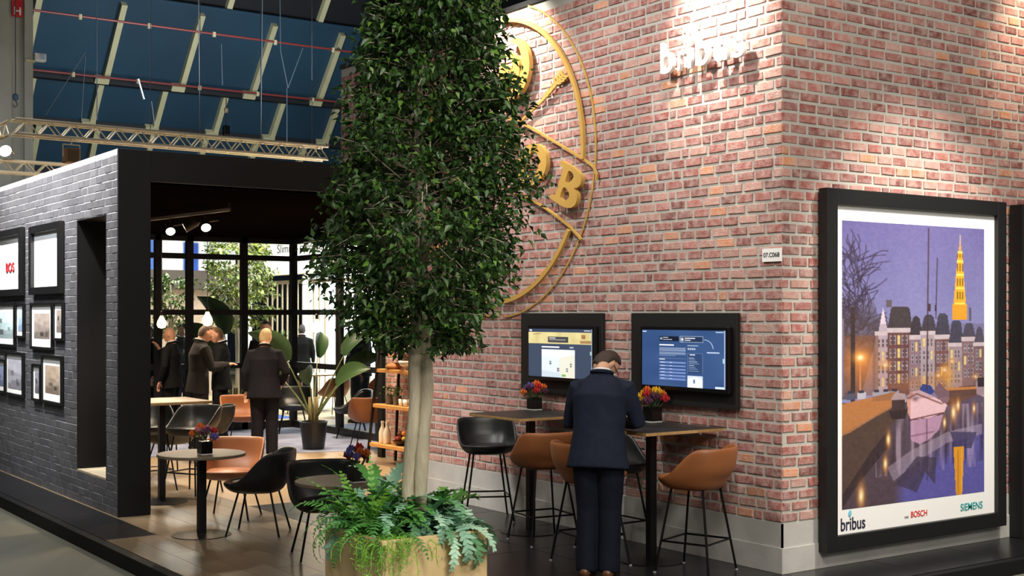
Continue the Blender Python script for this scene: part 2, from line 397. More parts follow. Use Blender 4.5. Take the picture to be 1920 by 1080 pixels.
# lounge ceiling
po = tag(MB().box(XL + T + .01, 12.4, YP + 0.02, 21.2, CE, CE + 0.1).build('ceiling', mat('dark_brown_ceiling', (17, 12, 9), 1.0, spec=0.0)), 'dark brown ceiling of the lounge', kind='structure')
# inner brick wall behind the shelf unit (recessed), black end post
wi = MB().box(8.62, 8.85, 12.26, 15.35, 0, CE).build('wall_inner', M_mortar); tag(wi, 'red brick wall behind the ladder shelf', kind='structure')
brick_wall(wi, 'F', 8.62, 13.2, 15.33, 0.02, CE, CH, 0.200, 0.023, 0.008, red, M_brick)
tag(MB().bbox(8.56, 8.86, 15.35, 15.47, 0, CE, 0.004).build('trim_7', M_black), 'black end post of the inner brick wall', kind='structure')
tag(MB().box(XF, 8.85, 12.0, 12.25, 0, CE).build('wall_back', M_black), 'black return wall behind the brick volume', kind='structure')

# ---- glazed back wall: straight run + angled run
B0 = at(550, 450, z=CE); C0 = at(637, 440, z=CE); A0 = Vector((XL + T, B0.y, 0)); D0 = C0 + (C0 - B0) * 1.2
M_mull = mat('mullion_black', (26, 22, 20), 0.5)
levels = [0.0, 1.09, 1.99, 2.92, CE]
def run(pts, n, label):
    pa, pb = Vector((pts[0].x, pts[0].y, 0)), Vector((pts[1].x, pts[1].y, 0)); d = (pb - pa); l = d.length; d.normalize(); nrm = Vector((-d.y, d.x, 0)); up = Vector((0, 0, 1))
    root = MB()
    root.obox((pa + pb) / 2 + up * 0.06, (d, nrm, up), (l / 2, 0.05, 0.06)); root.obox((pa + pb) / 2 + up * (CE - 0.04), (d, nrm, up), (l / 2, 0.05, 0.04))
    o = root.build(label[0], M_mull); tag(o, label[1], kind='structure')
    pos = n
    for t in pos:
        MB().obox(pa + d * (l * t) + up * (CE / 2), (d, nrm, up), (0.055, 0.05, CE / 2 - 0.001)).build('mullion', M_mull, o)
    for z in levels[1:-1]: MB().obox((pa + pb) / 2 + up * z, (d, nrm, up), (l / 2, 0.045, 0.045)).build('rail', M_mull, o)
    for i in range(len(pos) - 1):
        for k in range(4):
            a, b = pos[i] * l + 0.05, pos[i + 1] * l - 0.05
            MB().obox(pa + d * ((a + b) / 2) + up * ((levels[k] + levels[k + 1]) / 2), (d, nrm, up), ((b - a) / 2, 0.004, (levels[k + 1] - levels[k]) / 2 - 0.03)).build('pane', GLASS, o)
    return o
def tpos(px, pa, pb):
    r = ray(px, 600); d = pb - pa    # intersection of the pixel column with the run, in plan
    den = r[0] * d.y - r[1] * d.x; return (r[0] * -pa.y + r[1] * pa.x) / den * 1.0
tp = [tpos(p, A0, B0) for p in (296, 355, 457, 550)]
run((A0, B0), [0.0, tp[0] * 0.5] + tp, ('window_1', 'black framed glass partition at the back of the lounge'))
run((B0, D0), [0.0, 1 / 2.2, 0.80, 1.0], ('window_2', 'angled black framed glass partition beside the shelf'))
# ---- exhibition hall roof: stepped rows of blue panels with cream ribs
M_blue = mat('roof_blue', (36, 70, 90), 0.6, var=0.5, vscale=0.25, var_rgb=(22, 44, 60))
M_blueb = mat('roof_black', (18, 20, 24), 0.7)
M_cream = mat('rib_cream', (206, 200, 158), 0.5, var=0.25, vscale=2, var_rgb=(160, 152, 112))
M_pipe = mat('pipe_red', (136, 58, 54), 0.45)
rows = [((46.4, 13.0), (43.2, 16.6), 19.0, 3.80, M_blueb), ((48.0, 10.75), (45.85, 13.15), 15.0, 2.93, M_blue), ((49.7, 9.33), (48.4, 10.85), 15.0, 2.48, M_blue), ((51.2, 7.6), (50.0, 9.15), 15.3, 2.2, M_blue), ((52.6, 5.5), (51.6, 7.4), 15.3, 2.2, M_blue)]
root = tag(MB().box(-12, 60, 54.5, 54.8, -0.1, 18).build('wall_hall', mat('hall_wall', (30, 36, 46), 0.8)), 'dark far wall of the exhibition hall', kind='structure')
roof = tag(MB().box(-12, 60, 30, 43.4, 16.55, 16.9).build('ceiling', M_blueb), 'dark stepped roof of the exhibition hall with blue panels and cream ribs', kind='structure')
for (yb, zb), (yt, zt), x0, s, m in rows:
    d = Vector((0, yt - yb, zt - zb)); L = d.length; d.normalize(); nr = Vector((0, -d.z, d.y))
    if nr.z > 0: nr = -nr
    k0 = -9
    MB().bar((-12, yb + .15, zb - 0.05), (60, yb + .15, zb - 0.05), 0.35, 0.25).build('purlin', M_blueb, roof)
    for k in range(k0, 14):
        x = x0 + k * s
        if x > 58 or x < -12: continue
        MB().obox(Vector((x + s / 2, (yb + yt) / 2, (zb + zt) / 2)) - nr * 0.16, (Vector((1, 0, 0)), d, nr), (s / 2, L / 2 + 0.3, 0.04)).build('roof_panel', m, roof)
        if 4 < x < 34:
            rb = MB().obox(Vector((x, (yb + yt) / 2, (zb + zt) / 2)), (Vector((1, 0, 0)), d, nr), (0.105, L / 2, 0.12))
            rb.obox(Vector((x - 0.16, yb, zb)) + nr * 0.05, (Vector((1, 0, 0)), d, nr), (0.26, 0.12, 0.12))
            rb.build('rib', M_cream, roof)
def wire(px0, py0, px1, py1, Y, r=0.012, label='', m=None, name='steel_cable', cat='cable', grp='cables hanging from the hall roof'):
    return tag(MB().tube([at(px0, py0, Y=Y), at(px1, py1, Y=Y)], r, 6).build(name, m or mat('cable_grey', (74, 82, 90), 0.6)), label, cat, grp)
for (p0, p1, Y, lb) in [((-60, 0), (700, 105), 44.3, 'long thin red sprinkler pipe, upper of the two'), ((-60, 112), (700, 203), 47.4, 'long thin red sprinkler pipe, lower of the two')]:
    a = at(*p0, Y=Y); b = at(*p1, Y=Y); zz = (a.z + b.z) / 2
    pr_ = thing('sprinkler_pipe', lb, 'pipe', (a.x, Y, zz))
    MB().tube([(0, 0, 0), (b.x - a.x, 0, 0)], 0.042, 8).build('pipe', M_pipe, pr_)
    for k in range(7): MB().lathe([(0.03, -0.12), (0.07, -0.1), (0.07, 0.06), (0.03, 0.07)], (1.2 + k * 2.4, 0, 0), 8).build('sprinkler_head', M_cream, pr_)
CAB = ['long thin grey cable before the roof, nearest the grey column', 'long thin grey cable before the roof, second long one from the column', 'long thin grey cable just left of the forked cable bridle', 'thin grey cable leading down to the forked bridle', 'long thin grey cable right of the forked bridle, nearest the big tree', 'short grey cable beside the slanting cable left of the truss', 'thin grey cable below the forked bridle', 'short grey cable in the middle blue panel above the hoist', 'short slanting cable below the white strap']
for i, (x0, y0, x1, y1, Y) in enumerate([(181, 0, 182, 225, 40), (372, 0, 375, 232, 38), (492, -5, 489, 262, 40), (525, -5, 526, 95, 41), (585, 0, 585, 150, 36), (160, 105, 152, 228, 40), (538, 165, 538, 268, 42), (415, 82, 417, 160, 42), (284, 190, 290, 236, 40)]):
    wire(x0, y0, x1, y1, Y, 0.014, CAB[i])
wire(160, 98, 85, 216, 40, 0.012, 'thin cable slanting down to the left end of the truss')
wire(259, 148, 270, 186, 40, 0.03, 'short white stretched strap before the blue roof', mat('white_paint', (225, 226, 224), 0.5), 'tension_strap', 'strap', None)
wire(526, 95, 540, 165, 41, 0.014, 'left leg of a forked cable bridle below the roof', grp=None)
wire(568, 90, 540, 165, 41, 0.014, 'right leg of a forked cable bridle below the roof', grp=None)
# ================================================================== FLAT PRINTS: painted on a fine grid of vertex colours
class Canvas:
    def __init__(s, w, h, bg=(255, 255, 255)):
        s.w, s.h = w, h; s.a = np.ones((h, w, 3)) * np.array(bg, float)
        s.U, s.V = np.meshgrid((np.arange(w) + .5) / w, (np.arange(h) + .5) / h)
    def put(s, m, col, al=1.0):
        m = np.clip(m * al, 0, 1)[..., None]; s.a = s.a * (1 - m) + np.array(col, float) * m; return s
    def rect(s, u0, v0, u1, v1, col, al=1.0): return s.put(((s.U >= u0) & (s.U <= u1) & (s.V >= v0) & (s.V <= v1)).astype(float), col, al)
    def poly(s, pts, col, al=1.0):
        ins = np.zeros(s.U.shape, bool); n = len(pts)
        for i in range(n):
            (x0, y0), (x1, y1) = pts[i], pts[(i + 1) % n]
            if y0 == y1: continue
            c = ((y0 > s.V) != (y1 > s.V)) & (s.U < (x1 - x0) * (s.V - y0) / (y1 - y0) + x0); ins ^= c
        return s.put(ins.astype(float), col, al)
    def glow(s, u, v, ru, rv, col, al=1.0, p=2.0): return s.put(np.exp(-(((s.U - u) / ru) ** 2 + ((s.V - v) / rv) ** 2) ** (p / 2)), col, al)
    def line(s, u0, v0, u1, v1, wd, col, al=1.0):
        asp = s.h / s.w; x0, y0, x1, y1 = u0, v0 * asp, u1, v1 * asp; dx, dy = x1 - x0, y1 - y0; L2 = dx * dx + dy * dy + 1e-12
        t = np.clip(((s.U - x0) * dx + (s.V * asp - y0) * dy) / L2, 0, 1)
        d = np.hypot(s.U - x0 - t * dx, s.V * asp - y0 - t * dy); return s.put(np.clip(1.2 - d / wd, 0, 1), col, al)
    def noise(s, k, amp, seed=1, mask=None):
        r = np.random.default_rng(seed); kx, ky = k if isinstance(k, tuple) else (k, k)
        g = r.random((ky + 2, kx + 2)); x = s.U * kx; y = s.V * ky; xi = x.astype(int); yi = y.astype(int); fx = x - xi; fy = y - yi
        fx = fx * fx * (3 - 2 * fx); fy = fy * fy * (3 - 2 * fy)
        n = (g[yi, xi] * (1 - fx) + g[yi, xi + 1] * fx) * (1 - fy) + (g[yi + 1, xi] * (1 - fx) + g[yi + 1, xi + 1] * fx) * fy
        if amp is None: return n
        s.a += ((n - 0.5) * amp * (1 if mask is None else mask))[..., None] * np.ones(3); return s
    def mesh(s, name, m, mx, origin, W, H, parent=None):
        c = np.clip(s.a, 0, 255) / 255; c = np.where(c <= 0.04045, c / 12.92, ((c + 0.055) / 1.055) ** 2.4)
        x = s.U * W; y = (1 - s.V) * H; V = np.stack([x, y, np.zeros_like(x)], -1).reshape(-1, 3)
        V[:, 0] = (V[:, 0] - V[0, 0]) / (V[:, 0].max() - V[0, 0]) * W; ym = V[:, 1].min(); V[:, 1] = (V[:, 1] - ym) / (V[:, 1].max() - ym) * H
        R = np.array(mx.to_3x3()); V = V @ R.T + np.array(origin)
        i = np.arange(s.h * s.w).reshape(s.h, s.w); F = np.stack([i[:-1, :-1], i[1:, :-1], i[1:, 1:], i[:-1, 1:]], -1).reshape(-1, 4)
        return np_mesh(name, V, F, m, parent, c.reshape(-1, 3))
M_print = mat('print_paper', rough=0.5, attr=True, spec=0.3)
M_screen = mat('screen_image', rough=0.25, attr=True, emit='attr', estr=0.72)
M_white = mat('white_print', (244, 244, 242), 0.5)
def frame_boxes(mode, plane, u0, u1, z0, z1, fw, dp, m, name, parent):
    for (a, b, c, d) in ((u0, u0 + fw, z0, z1), (u1 - fw, u1, z0, z1), (u0 + fw, u1 - fw, z0, z0 + fw), (u0 + fw, u1 - fw, z1 - fw, z1)):
        mb = MB()
        if mode == 'F': mb.bbox(plane - dp, plane - 0.001, a, b, c, d, min(0.004, fw / 5))
        else: mb.bbox(a, b, plane - dp, plane - 0.001, c, d, min(0.004, fw / 5))
        mb.build(name, m, parent)
# ---- the big canal picture
cv = Canvas(210, 420, (110, 108, 168))
U, V = cv.U, cv.V
t = np.clip(V / 0.42, 0, 1)[..., None]; cv.a = np.array([106, 100, 152]) * (1 - t) + np.array([134, 134, 182]) * t
cv.noise(4, 10, 3)
# bare tree on the left, massed branches
n1 = cv.noise((26, 60), None, 5); n2 = cv.noise((60, 130), None, 6); n3 = cv.noise((9, 18), None, 8)
for k in range(120):
    r = np.random.default_rng(100 + k); u0, v0 = r.uniform(0, .14), r.uniform(.12, .45); a = r.uniform(-1.3, 1.1)
    for q in range(4):
        l = r.uniform(.03, .07); u1, v1 = u0 + math.sin(a) * l, v0 - abs(math.cos(a)) * l * .5; cv.line(u0, v0, u1, v1, .0045, (58, 48, 66), .75); u0, v0 = u1, v1; a += r.uniform(-.7, .7)
edge = 0.25 - 0.10 * np.abs(V - 0.36) / 0.2
cv.put(((U < edge) & (V > .27) & (V < .62)) * (0.55 + 0.45 * n1) * np.clip((V - .25) / .1, 0, 1), (74, 62, 66), .9)
# tower
cv.rect(.755, .285, .865, .345, (212, 150, 48)); cv.poly([(.765, .29), (.78, .20), (.80, .09), (.83, .09), (.845, .20), (.86, .29)], (214, 164, 52))
cv.poly([(.803, .09), (.815, .045), (.827, .09)], (206, 150, 84)); cv.line(.815, .03, .815, .06, .004, (220, 190, 140))
for v in (.09, .125, .175, .225, .282): cv.rect(.775 + .02 * (.28 - v) / .19, v, .853 - .02 * (.28 - v) / .19, v + .006, (238, 205, 92))
for v in (.10, .135, .15, .19, .205, .24, .255):
    for u in (.797, .815, .833): cv.rect(u - .005, v, u + .005, v + .014, (128, 92, 36))
# houses: (u0,u1,roof_top_v,eave_v, wall colour, roof colour)
H = [(.22, .31, .31, .385, (196, 176, 196), (84, 78, 92)), (.30, .47, .285, .375, (112, 74, 72), (70, 62, 66)), (.45, .54, .32, .40, (150, 124, 136), (64, 58, 64)), (.53, .64, .315, .385, (188, 172, 180), (72, 68, 78)), (.63, .74, .31, .40, (124, 84, 82), (70, 68, 84)), (.73, .84, .335, .43, (172, 150, 158), (70, 70, 88)), (.83, .93, .345, .41, (140, 110, 114), (78, 76, 92)), (.92, 1.0, .36, .43, (126, 100, 104), (82, 80, 96))]
for (a, b, rt, ev, wc, rc) in H:
    cv.poly([(a, ev), (a + .022, rt + .02), (a + .035, rt + .012), (b - .035, rt + .012), (b - .018, rt + .02), (b, ev)], rc)
    cv.rect(a, ev, b, .615, wc); cv.rect(a - .004, ev, b + .004, ev + .016, (222, 208, 216)); cv.noise((40, 60), 14, 9, ((U > a) & (U < b) & (V > ev) & (V < .61)))
    k = 0
    for v in np.arange(ev + .026, .57, .046):
        for u in np.arange(a + .014, b - .014, .027):
            k += 1; lit = (k * 7 + int(a * 90)) % 6 == 0
            cv.rect(u, v, u + .016, v + .033, (240, 214, 130) if lit else (176, 166, 178)); cv.rect(u + .003, v + .003, u + .013, v + .030, (250, 226, 150) if lit else (92, 84, 96)); cv.rect(u, v + .015, u + .016, v + .018, (205, 195, 200))
cv.poly([(.24, .385), (.27, .30), (.30, .385)], (206, 190, 208)); cv.rect(.29, .275, .33, .30, (96, 86, 92)); cv.rect(.58, .285, .60, .315, (70, 58, 62)); cv.rect(.63, .29, .645, .315, (70, 58, 62)); cv.rect(.88, .30, .90, .35, (90, 86, 104))
# warm street glow at the left, lamps
cv.put(((U < .24) & (V > .40) & (V < .61)).astype(float), (120, 78, 56), .55); cv.glow(.12, .50, .13, .07, (236, 140, 60), .55); cv.glow(.55, .575, .25, .03, (226, 150, 80), .45); cv.glow(.72, .55, .05, .04, (250, 180, 80), .8)
cv.rect(.115, .48, .125, .63, (200, 130, 90)); cv.rect(.0, .34, .012, .61, (120, 104, 130)); cv.rect(.055, .30, .085, .64, (64, 52, 52))
for (u, v, k) in ((.12, .476, 1.4), (.285, .505, 1.0), (.70, .53, .9), (.755, .50, .7), (.655, .55, .7), (.93, .56, .6)): cv.glow(u, v, .035 * k, .016 * k, (255, 170, 70), .8); cv.glow(u, v, .014 * k, .007 * k, (255, 246, 206), 1.0)
for u in (.03, .10, .20, .26, .32): cv.rect(u, .598, u + .055, .622, (84, 84, 104) if int(u * 100) % 2 else (180, 178, 196)); cv.rect(u + .01, .59, u + .045, .60, (60, 58, 72))
# water
wm = (V > .63).astype(float); cv.put(wm, (82, 68, 78)); cv.put(wm * np.clip((U - .28) * 2, 0, 1), (96, 82, 104), .8)
cv.put(((V > .64)) * np.clip((V - .80 + (U - .6) * .25) / .10, 0, 1) * np.clip((U - .34 - (1 - V) * .1) / .08, 0, 1), (92, 88, 160), 1)
sm = cv.noise((55, 5), None, 21); cv.put(((V > .66) & (V < .90) & (U > .22)) * np.clip((sm - .52) * 3, 0, 1), (182, 160, 180), .65)
cv.put(((V > .70) & (V < .88) & (U > .22)) * np.clip((.42 - sm) * 3, 0, 1), (52, 42, 52), .7)
cv.poly([(.30, .87), (.45, .82), (.72, .76), (.98, .74), (.98, .78), (.72, .80), (.50, .86), (.34, .92)], (166, 150, 172), .55)
cv.poly([(.35, .93), (.50, .84), (.64, .85), (.63, .95), (.56, .90), (.50, .97)], (66, 56, 74), .75); cv.poly([(.74, .76), (.94, .77), (.90, .83), (.78, .82)], (66, 60, 96), .8)
cv.poly([(.765, .82), (.845, .82), (.83, 1.0), (.785, 1.0)], (222, 152, 44), .95); cv.rect(.795, .83, .803, 1, (170, 104, 30), .6); cv.rect(.822, .83, .83, 1, (250, 196, 84), .6)
# quay on the left
cv.poly([(0, .635), (.36, .60), (.36, .645), (.05, .735), (0, .745)], (178, 118, 74)); cv.poly([(0, .745), (.05, .735), (.36, .645), (.36, .70), (.20, .80), (.0, .95)], (84, 66, 60)); cv.poly([(.0, .95), (.20, .80), (.30, .74), (.30, .80), (.10, .92), (.0, 1.0)], (56, 44, 46), .8)
cv.line(.0, .742, .36, .648, .006, (150, 110, 84))
cv.poly([(.70, .60), (1, .59), (1, .62), (.74, .665), (.70, .66)], (104, 74, 66)); cv.rect(.70, .598, 1, .606, (216, 140, 70))
# boats
cv.poly([(.325, .625), (.35, .605), (.42, .61), (.43, .64), (.33, .64)], (190, 168, 172)); cv.rect(.33, .63, .42, .67, (70, 56, 56)); cv.poly([(.31, .67), (.44, .665), (.42, .70), (.33, .70)], (58, 46, 48))
cv.poly([(.43, .625), (.46, .605), (.52, .60), (.60, .62), (.68, .645), (.72, .66), (.70, .685), (.60, .702), (.46, .705), (.44, .68)], (222, 184, 194)); cv.poly([(.43, .625), (.46, .605), (.48, .61), (.455, .64), (.455, .70), (.44, .68)], (206, 150, 140))
cv.line(.44, .628, .50, .613, .006, (116, 72, 66)); cv.line(.50, .613, .68, .655, .007, (128, 84, 78)); cv.line(.45, .706, .69, .688, .006, (110, 60, 58)); cv.glow(.49, .632, .022, .008, (96, 66, 66), .7)
cv.poly([(.52, .60), (.54, .578), (.60, .585), (.63, .61), (.60, .62)], (52, 74, 150)); cv.poly([(.62, .61), (.66, .575), (.70, .60), (.735, .61), (.73, .65), (.69, .655)], (130, 100, 112))
cv.poly([(.93, .585), (1.0, .57), (1.0, .64), (.94, .625)], (176, 150, 160)); cv.rect(.95, .565, 1, .60, (50, 40, 46))
cv.poly([(.455, .71), (.69, .695), (.66, .75), (.58, .785), (.52, .795), (.46, .78)], (192, 150, 182), .85); cv.line(.46, .765, .62, .755, .008, (120, 84, 110), .7)
cv.line(.585, .012, .572, .60, .0065, (74, 54, 66)); cv.line(.647, .12, .637, .34, .005, (70, 54, 70)); cv.line(.572, .71, .575, .93, .005, (70, 50, 60), .7)
for (u, v, k) in ((.305, .77, 1.0), (.285, .855, 1.0), (.125, .958, 1.5), (.70, .725, .8), (.765, .69, 1.2), (.80, .665, .9), (.92, .68, .7)): cv.glow(u, v, .018 * k, .03 * k, (230, 140, 50), .7); cv.glow(u, v, .010 * k, .017 * k, (255, 240, 190), 1.0)
cv.put(((V > .36) & (V < .63) & (U > .2)).astype(float), (70, 56, 66), .22); cv.noise((70, 140), 9, 33)
M_pf = mat('poster_frame_black', (22, 22, 22), 0.5)
ps = thing('framed_picture', 'large black framed print of a canal city at dusk on the brick end wall', 'picture', (8.7, YR, 0.13))
PX0, PX1, PZ0, PZ1 = 7.56, 9.84, 0.13, 2.92
inv = Matrix.Translation(-ps.location)
def loc_child(o, root):                      # mesh in world coordinates -> child of a translated root
    o.parent = root; o.matrix_parent_inverse = Matrix.Translation(root.location).inverted(); return o
for (a, b, c, d) in ((PX0, PX0 + .12, PZ0, PZ1), (PX1 - .12, PX1, PZ0, PZ1), (PX0 + .12, PX1 - .12, PZ0, PZ0 + .12), (PX0 + .12, PX1 - .12, PZ1 - .12, PZ1)):
    loc_child(MB().bbox(a, b, YR - 0.115, YR - 0.025, c, d, 0.005).build('frame_rail', M_pf), ps)
loc_child(MB().box(PX0 + .11, PX1 - .11, YR - 0.075, YR - 0.026, PZ0 + .11, PZ1 - .11).build('passe_partout', M_white), ps)
pz0, pz1, pu0, pu1 = 0.44, 2.68, 7.77, 9.575
loc_child(cv.mesh('canal_print', M_print, MX_R, (pu0, YR - 0.0765, pz0), pu1 - pu0, pz1 - pz0), ps)
def ptext(t, col, u, z, wd=None, ht=None, nm='lettering', **k):
    loc_child(text_mesh(t, mat('ink_%d_%d_%d' % col, col, 0.6), nm, MX_R, (u, YR - 0.0775, z), wd, ht, 0.0008, **k), ps)
ptext('bribus', (34, 34, 58), 7.755, 0.275, 0.285, 0.10, bold=0.012); ptext('BOSCH', (214, 44, 44), 8.60, 0.305, 0.205, 0.05, bold=0.012); ptext('SIEMENS', (24, 150, 150), 9.25, 0.30, 0.30, 0.062, bold=0.01); ptext('met', (120, 120, 124), 8.52, 0.305, 0.05, 0.02)
dm = loc_child(MB().lathe([(0.001, 0), (0.018, 0.002), (0.001, 0.004)], (0, 0, 0), 12).build('drop_mark', mat('ink_drop', (120, 200, 226), .5)), ps)
dm.data.transform(Matrix.Translation((7.86, YR - .0775, .405)) @ Matrix.Rotation(math.pi / 2, 4, 'X') @ Matrix.Diagonal((1, 1.5, 1, 1)))
# black lightbox edge at the far right
o = MB().bbox(10.01, 11.4, YR - 0.16, YR - 0.025, 0.0, 2.91, 0.006).build('black_cabinet', mat('cabinet_black', (9, 9, 10), 0.6)); tag(o, 'tall black cabinet panel cut off by the right picture edge', 'cabinet')
# stand number plate
sg = thing('number_plate', 'small white stand number plate reading 07.C068 at the brick corner', 'sign', (XF - 0.01, 6.83, 2.35))
loc_child(MB().box(XF - 0.022, XF - 0.008, 6.735, 6.925, 2.352, 2.452).build('plate', M_white), sg)
loc_child(text_mesh('07.C068', mat('ink_black', (25, 25, 28), .6), 'lettering', MX_F, (XF - 0.0228, 6.913, 2.385), 0.165, 0.036, 0.0006, bold=0.015), sg)

# ---- wall screens
def screen(pxs, y_top, board, canv, label):
    yl, yr, zb, zt = board
    r = thing('wall_screen', label, 'screen', (XF - 0.012, (yl + yr) / 2, zb), group='screens on the brick wall')
    loc_child(MB().bbox(XF - 0.052, XF - 0.012, yr, yl, zb, zt, 0.004).build('backing_board', mat('board_black', (24, 23, 22), 0.6)), r)
    sl, sr, sb, st = pxs
    loc_child(MB().bbox(XF - 0.105, XF - 0.051, sr - 0.03, sl + 0.03, sb - 0.035, st + 0.03, 0.008).build('bezel', mat('bezel_black', (12, 12, 13), 0.3)), r)
    loc_child(canv.mesh('display', M_screen, MX_F, (XF - 0.1058, sl, sb), sl - sr, st - sb), r)
c1 = Canvas(150, 110, (58, 70, 92)); c1.rect(0, 0, 1, .065, (52, 64, 86)); c1.rect(.02, .02, .06, .05, (190, 200, 215)); c1.rect(.88, .025, .97, .045, (180, 190, 205))
c1.rect(0, .07, 1, .31, (206, 194, 138)); c1.noise((14, 8), 26, 4, (c1.V > .07) & (c1.V < .31)); c1.rect(.32, .16, .64, .28, (66, 66, 70)); c1.rect(.34, .18, .44, .20, (200, 200, 200)); c1.rect(.34, .22, .60, .235, (150, 150, 150)); c1.rect(.84, .12, .90, .2, (150, 110, 70)); c1.rect(.82, .24, .99, .29, (160, 120, 80)); c1.line(.08, .12, .2, .1, .006, (120, 90, 60))
c1.rect(.22, .365, .50, .395, (228, 232, 238)); c1.rect(.66, .36, .72, .39, (170, 178, 190))
c1.rect(.22, .43, .74, 1, (214, 226, 234)); c1.poly([(.22, .43), (.74, .43), (.74, .50), (.46, .60), (.22, .55)], (228, 238, 244)); c1.poly([(.50, .60), (.74, .52), (.74, 1), (.56, 1), (.50, .9)], (220, 220, 206)); c1.poly([(.22, .86), (.50, .90), (.56, 1), (.22, 1)], (196, 210, 222))
for u, v in ((.345, .66), (.47, .80), (.605, .80), (.665, .70)): c1.rect(u, v, u + .03, v + .075, (70, 76, 92)); c1.rect(u + .01, v + .02, u + .02, v + .05, (200, 206, 210))
c1.rect(.54, .93, .60, .97, (120, 170, 90)); c1.rect(.97, .45, .99, .52, (160, 190, 190)); c1.rect(.985, 0, 1, 1, (150, 166, 186))
c2 = Canvas(190, 140, (52, 78, 124)); c2.noise(4, 14, 2); c2.rect(.01, .02, .06, .045, (180, 195, 220)); c2.rect(.89, .025, .98, .04, (150, 170, 200))
c2.rect(.22, .115, .46, .20, (20, 26, 40)); c2.glow(.245, .155, .016, .022, (170, 200, 230)); c2.rect(.27, .13, .33, .145, (160, 170, 190)); c2.rect(.27, .165, .38, .18, (150, 160, 180))
c2.rect(.475, .11, .745, .215, (150, 168, 196)); c2.rect(.48, .116, .74, .209, (36, 50, 80)); c2.glow(.50, .165, .018, .032, (236, 240, 240)); c2.rect(.53, .135, .65, .15, (220, 226, 236)); c2.rect(.53, .17, .60, .185, (200, 208, 220))
for k in range(14):
    t0 = k / 13 * 1.4; t1 = (k + 1) / 13 * 1.4; c2.line(.76 + .10 * math.sin(t0), .165 + .16 * (1 - math.cos(t0)), .76 + .10 * math.sin(t1), .165 + .16 * (1 - math.cos(t1)), .004, (190, 205, 230))
c2.rect(.79, .37, .93, .39, (170, 188, 216)); c2.rect(.22, .255, .40, .28, (226, 232, 242))
for k in range(8): c2.rect(.22, .315 + k * .019, .54 - (.12 if k == 7 else 0), .325 + k * .019, (136, 154, 186))
c2.rect(.22, .515, .29, .53, (210, 220, 232)); c2.line(.22, .505, .54, .505, .002, (120, 140, 175))
for k in range(6): c2.rect(.22, .56 + k * .058, .54, .595 + k * .058, (104, 130, 186)); c2.rect(.235, .568 + k * .058, .29, .577 + k * .058, (220, 228, 240)); c2.rect(.35, .568 + k * .058, .38, .577 + k * .058, (200, 210, 230)); c2.rect(.22, .55 + k * .058, .54, .556 + k * .058, (30, 46, 80))
c2.rect(.565, .265, .69, .275, (150, 168, 196)); [c2.glow(.575 + k * .024, .328, .009, .016, (226, 234, 240)) for k in range(4)]
c2.rect(.565, .40, .74, .76, (96, 118, 158)); c2.rect(.568, .404, .737, .756, (46, 68, 108)); c2.rect(.59, .42, .65, .435, (210, 220, 232)); [c2.rect(.58, .48 + k * .032, .58 + .06 + .02 * ((k * 5) % 4), .49 + k * .032, (140, 158, 190)) for k in range(8)]
c2.rect(.565, .79, .74, 1.0, (196, 208, 226)); c2.poly([(.565, .85), (.65, .80), (.74, .86), (.74, 1), (.565, 1)], (220, 224, 228)); c2.rect(.63, .86, .65, .92, (90, 110, 140)); c2.rect(.885, .955, .99, .99, (206, 220, 240)); c2.rect(.985, 0, 1, 1, (150, 170, 210)); c2.rect(.97, .48, .992, .56, (160, 200, 210))
s1 = at(992, 616, X=XF - .1); s1b = at(1111, 618, X=XF - .1); s1c = at(1111, 712, X=XF - .1); s2 = at(1205, 618, X=XF - .1); s2b = at(1361, 620, X=XF - .1); s2c = at(1361, 731, X=XF - .1)
screen((s1.y, s1b.y, s1c.z, s1.z), 0, (10.064, 8.829, 1.214, 1.964), c1, 'wall screen showing a beige banner over a white room photo')
screen((s2.y, s2b.y, s2c.z, s2.z), 0, (8.43, 7.165, 1.206, 1.964), c2, 'wall screen showing a blue page with text boxes')

# ---- golden emblem
M_gold = mat('emblem_gold', (196, 158, 84), 0.42, var=0.25, vscale=5, var_rgb=(184, 138, 56))
em = thing('wall_emblem', 'large golden ring emblem with banner and letters on the brick wall', 'emblem', (XF, 10.47, 1.95))
EY, EZ = 10.49, 3.46
def wp(px, py): p = at(px, py, X=XF - 0.06); return (p.y, p.z)
def strip(pts, wd, th, xo, name, m=M_gold):
    pts = np.array(pts); n = len(pts); t = np.gradient(pts, axis=0); t /= np.linalg.norm(t, axis=1)[:, None] + 1e-9; nn = np.stack([-t[:, 1], t[:, 0]], 1)
    wv = np.asarray(wd) * np.ones(n); a = pts + nn * wv[:, None] / 2; b = pts - nn * wv[:, None] / 2
    vs = [(xo - th, *p) for p in a] + [(xo - th, *p) for p in b] + [(xo, *p) for p in a] + [(xo, *p) for p in b]; fs = []
    for i in range(n - 1): fs += [(i, i + 1, n + i + 1, n + i), (2 * n + i, 3 * n + i, 3 * n + i + 1, 2 * n + i + 1), (i, 2 * n + i, 2 * n + i + 1, i + 1), (n + i, n + i + 1, 3 * n + i + 1, 3 * n + i)]
    fs += [(0, n, 3 * n, 2 * n), (n - 1, 3 * n - 1, 4 * n - 1, 2 * n - 1)]
    loc_child(MB().add(vs, fs).build(name, m), em)
def arc(r, a0, a1, n=40, cy=EY, cz=EZ): return [(cy + r * math.cos(a), cz + r * math.sin(a)) for a in np.linspace(math.radians(a0), math.radians(a1), n)]
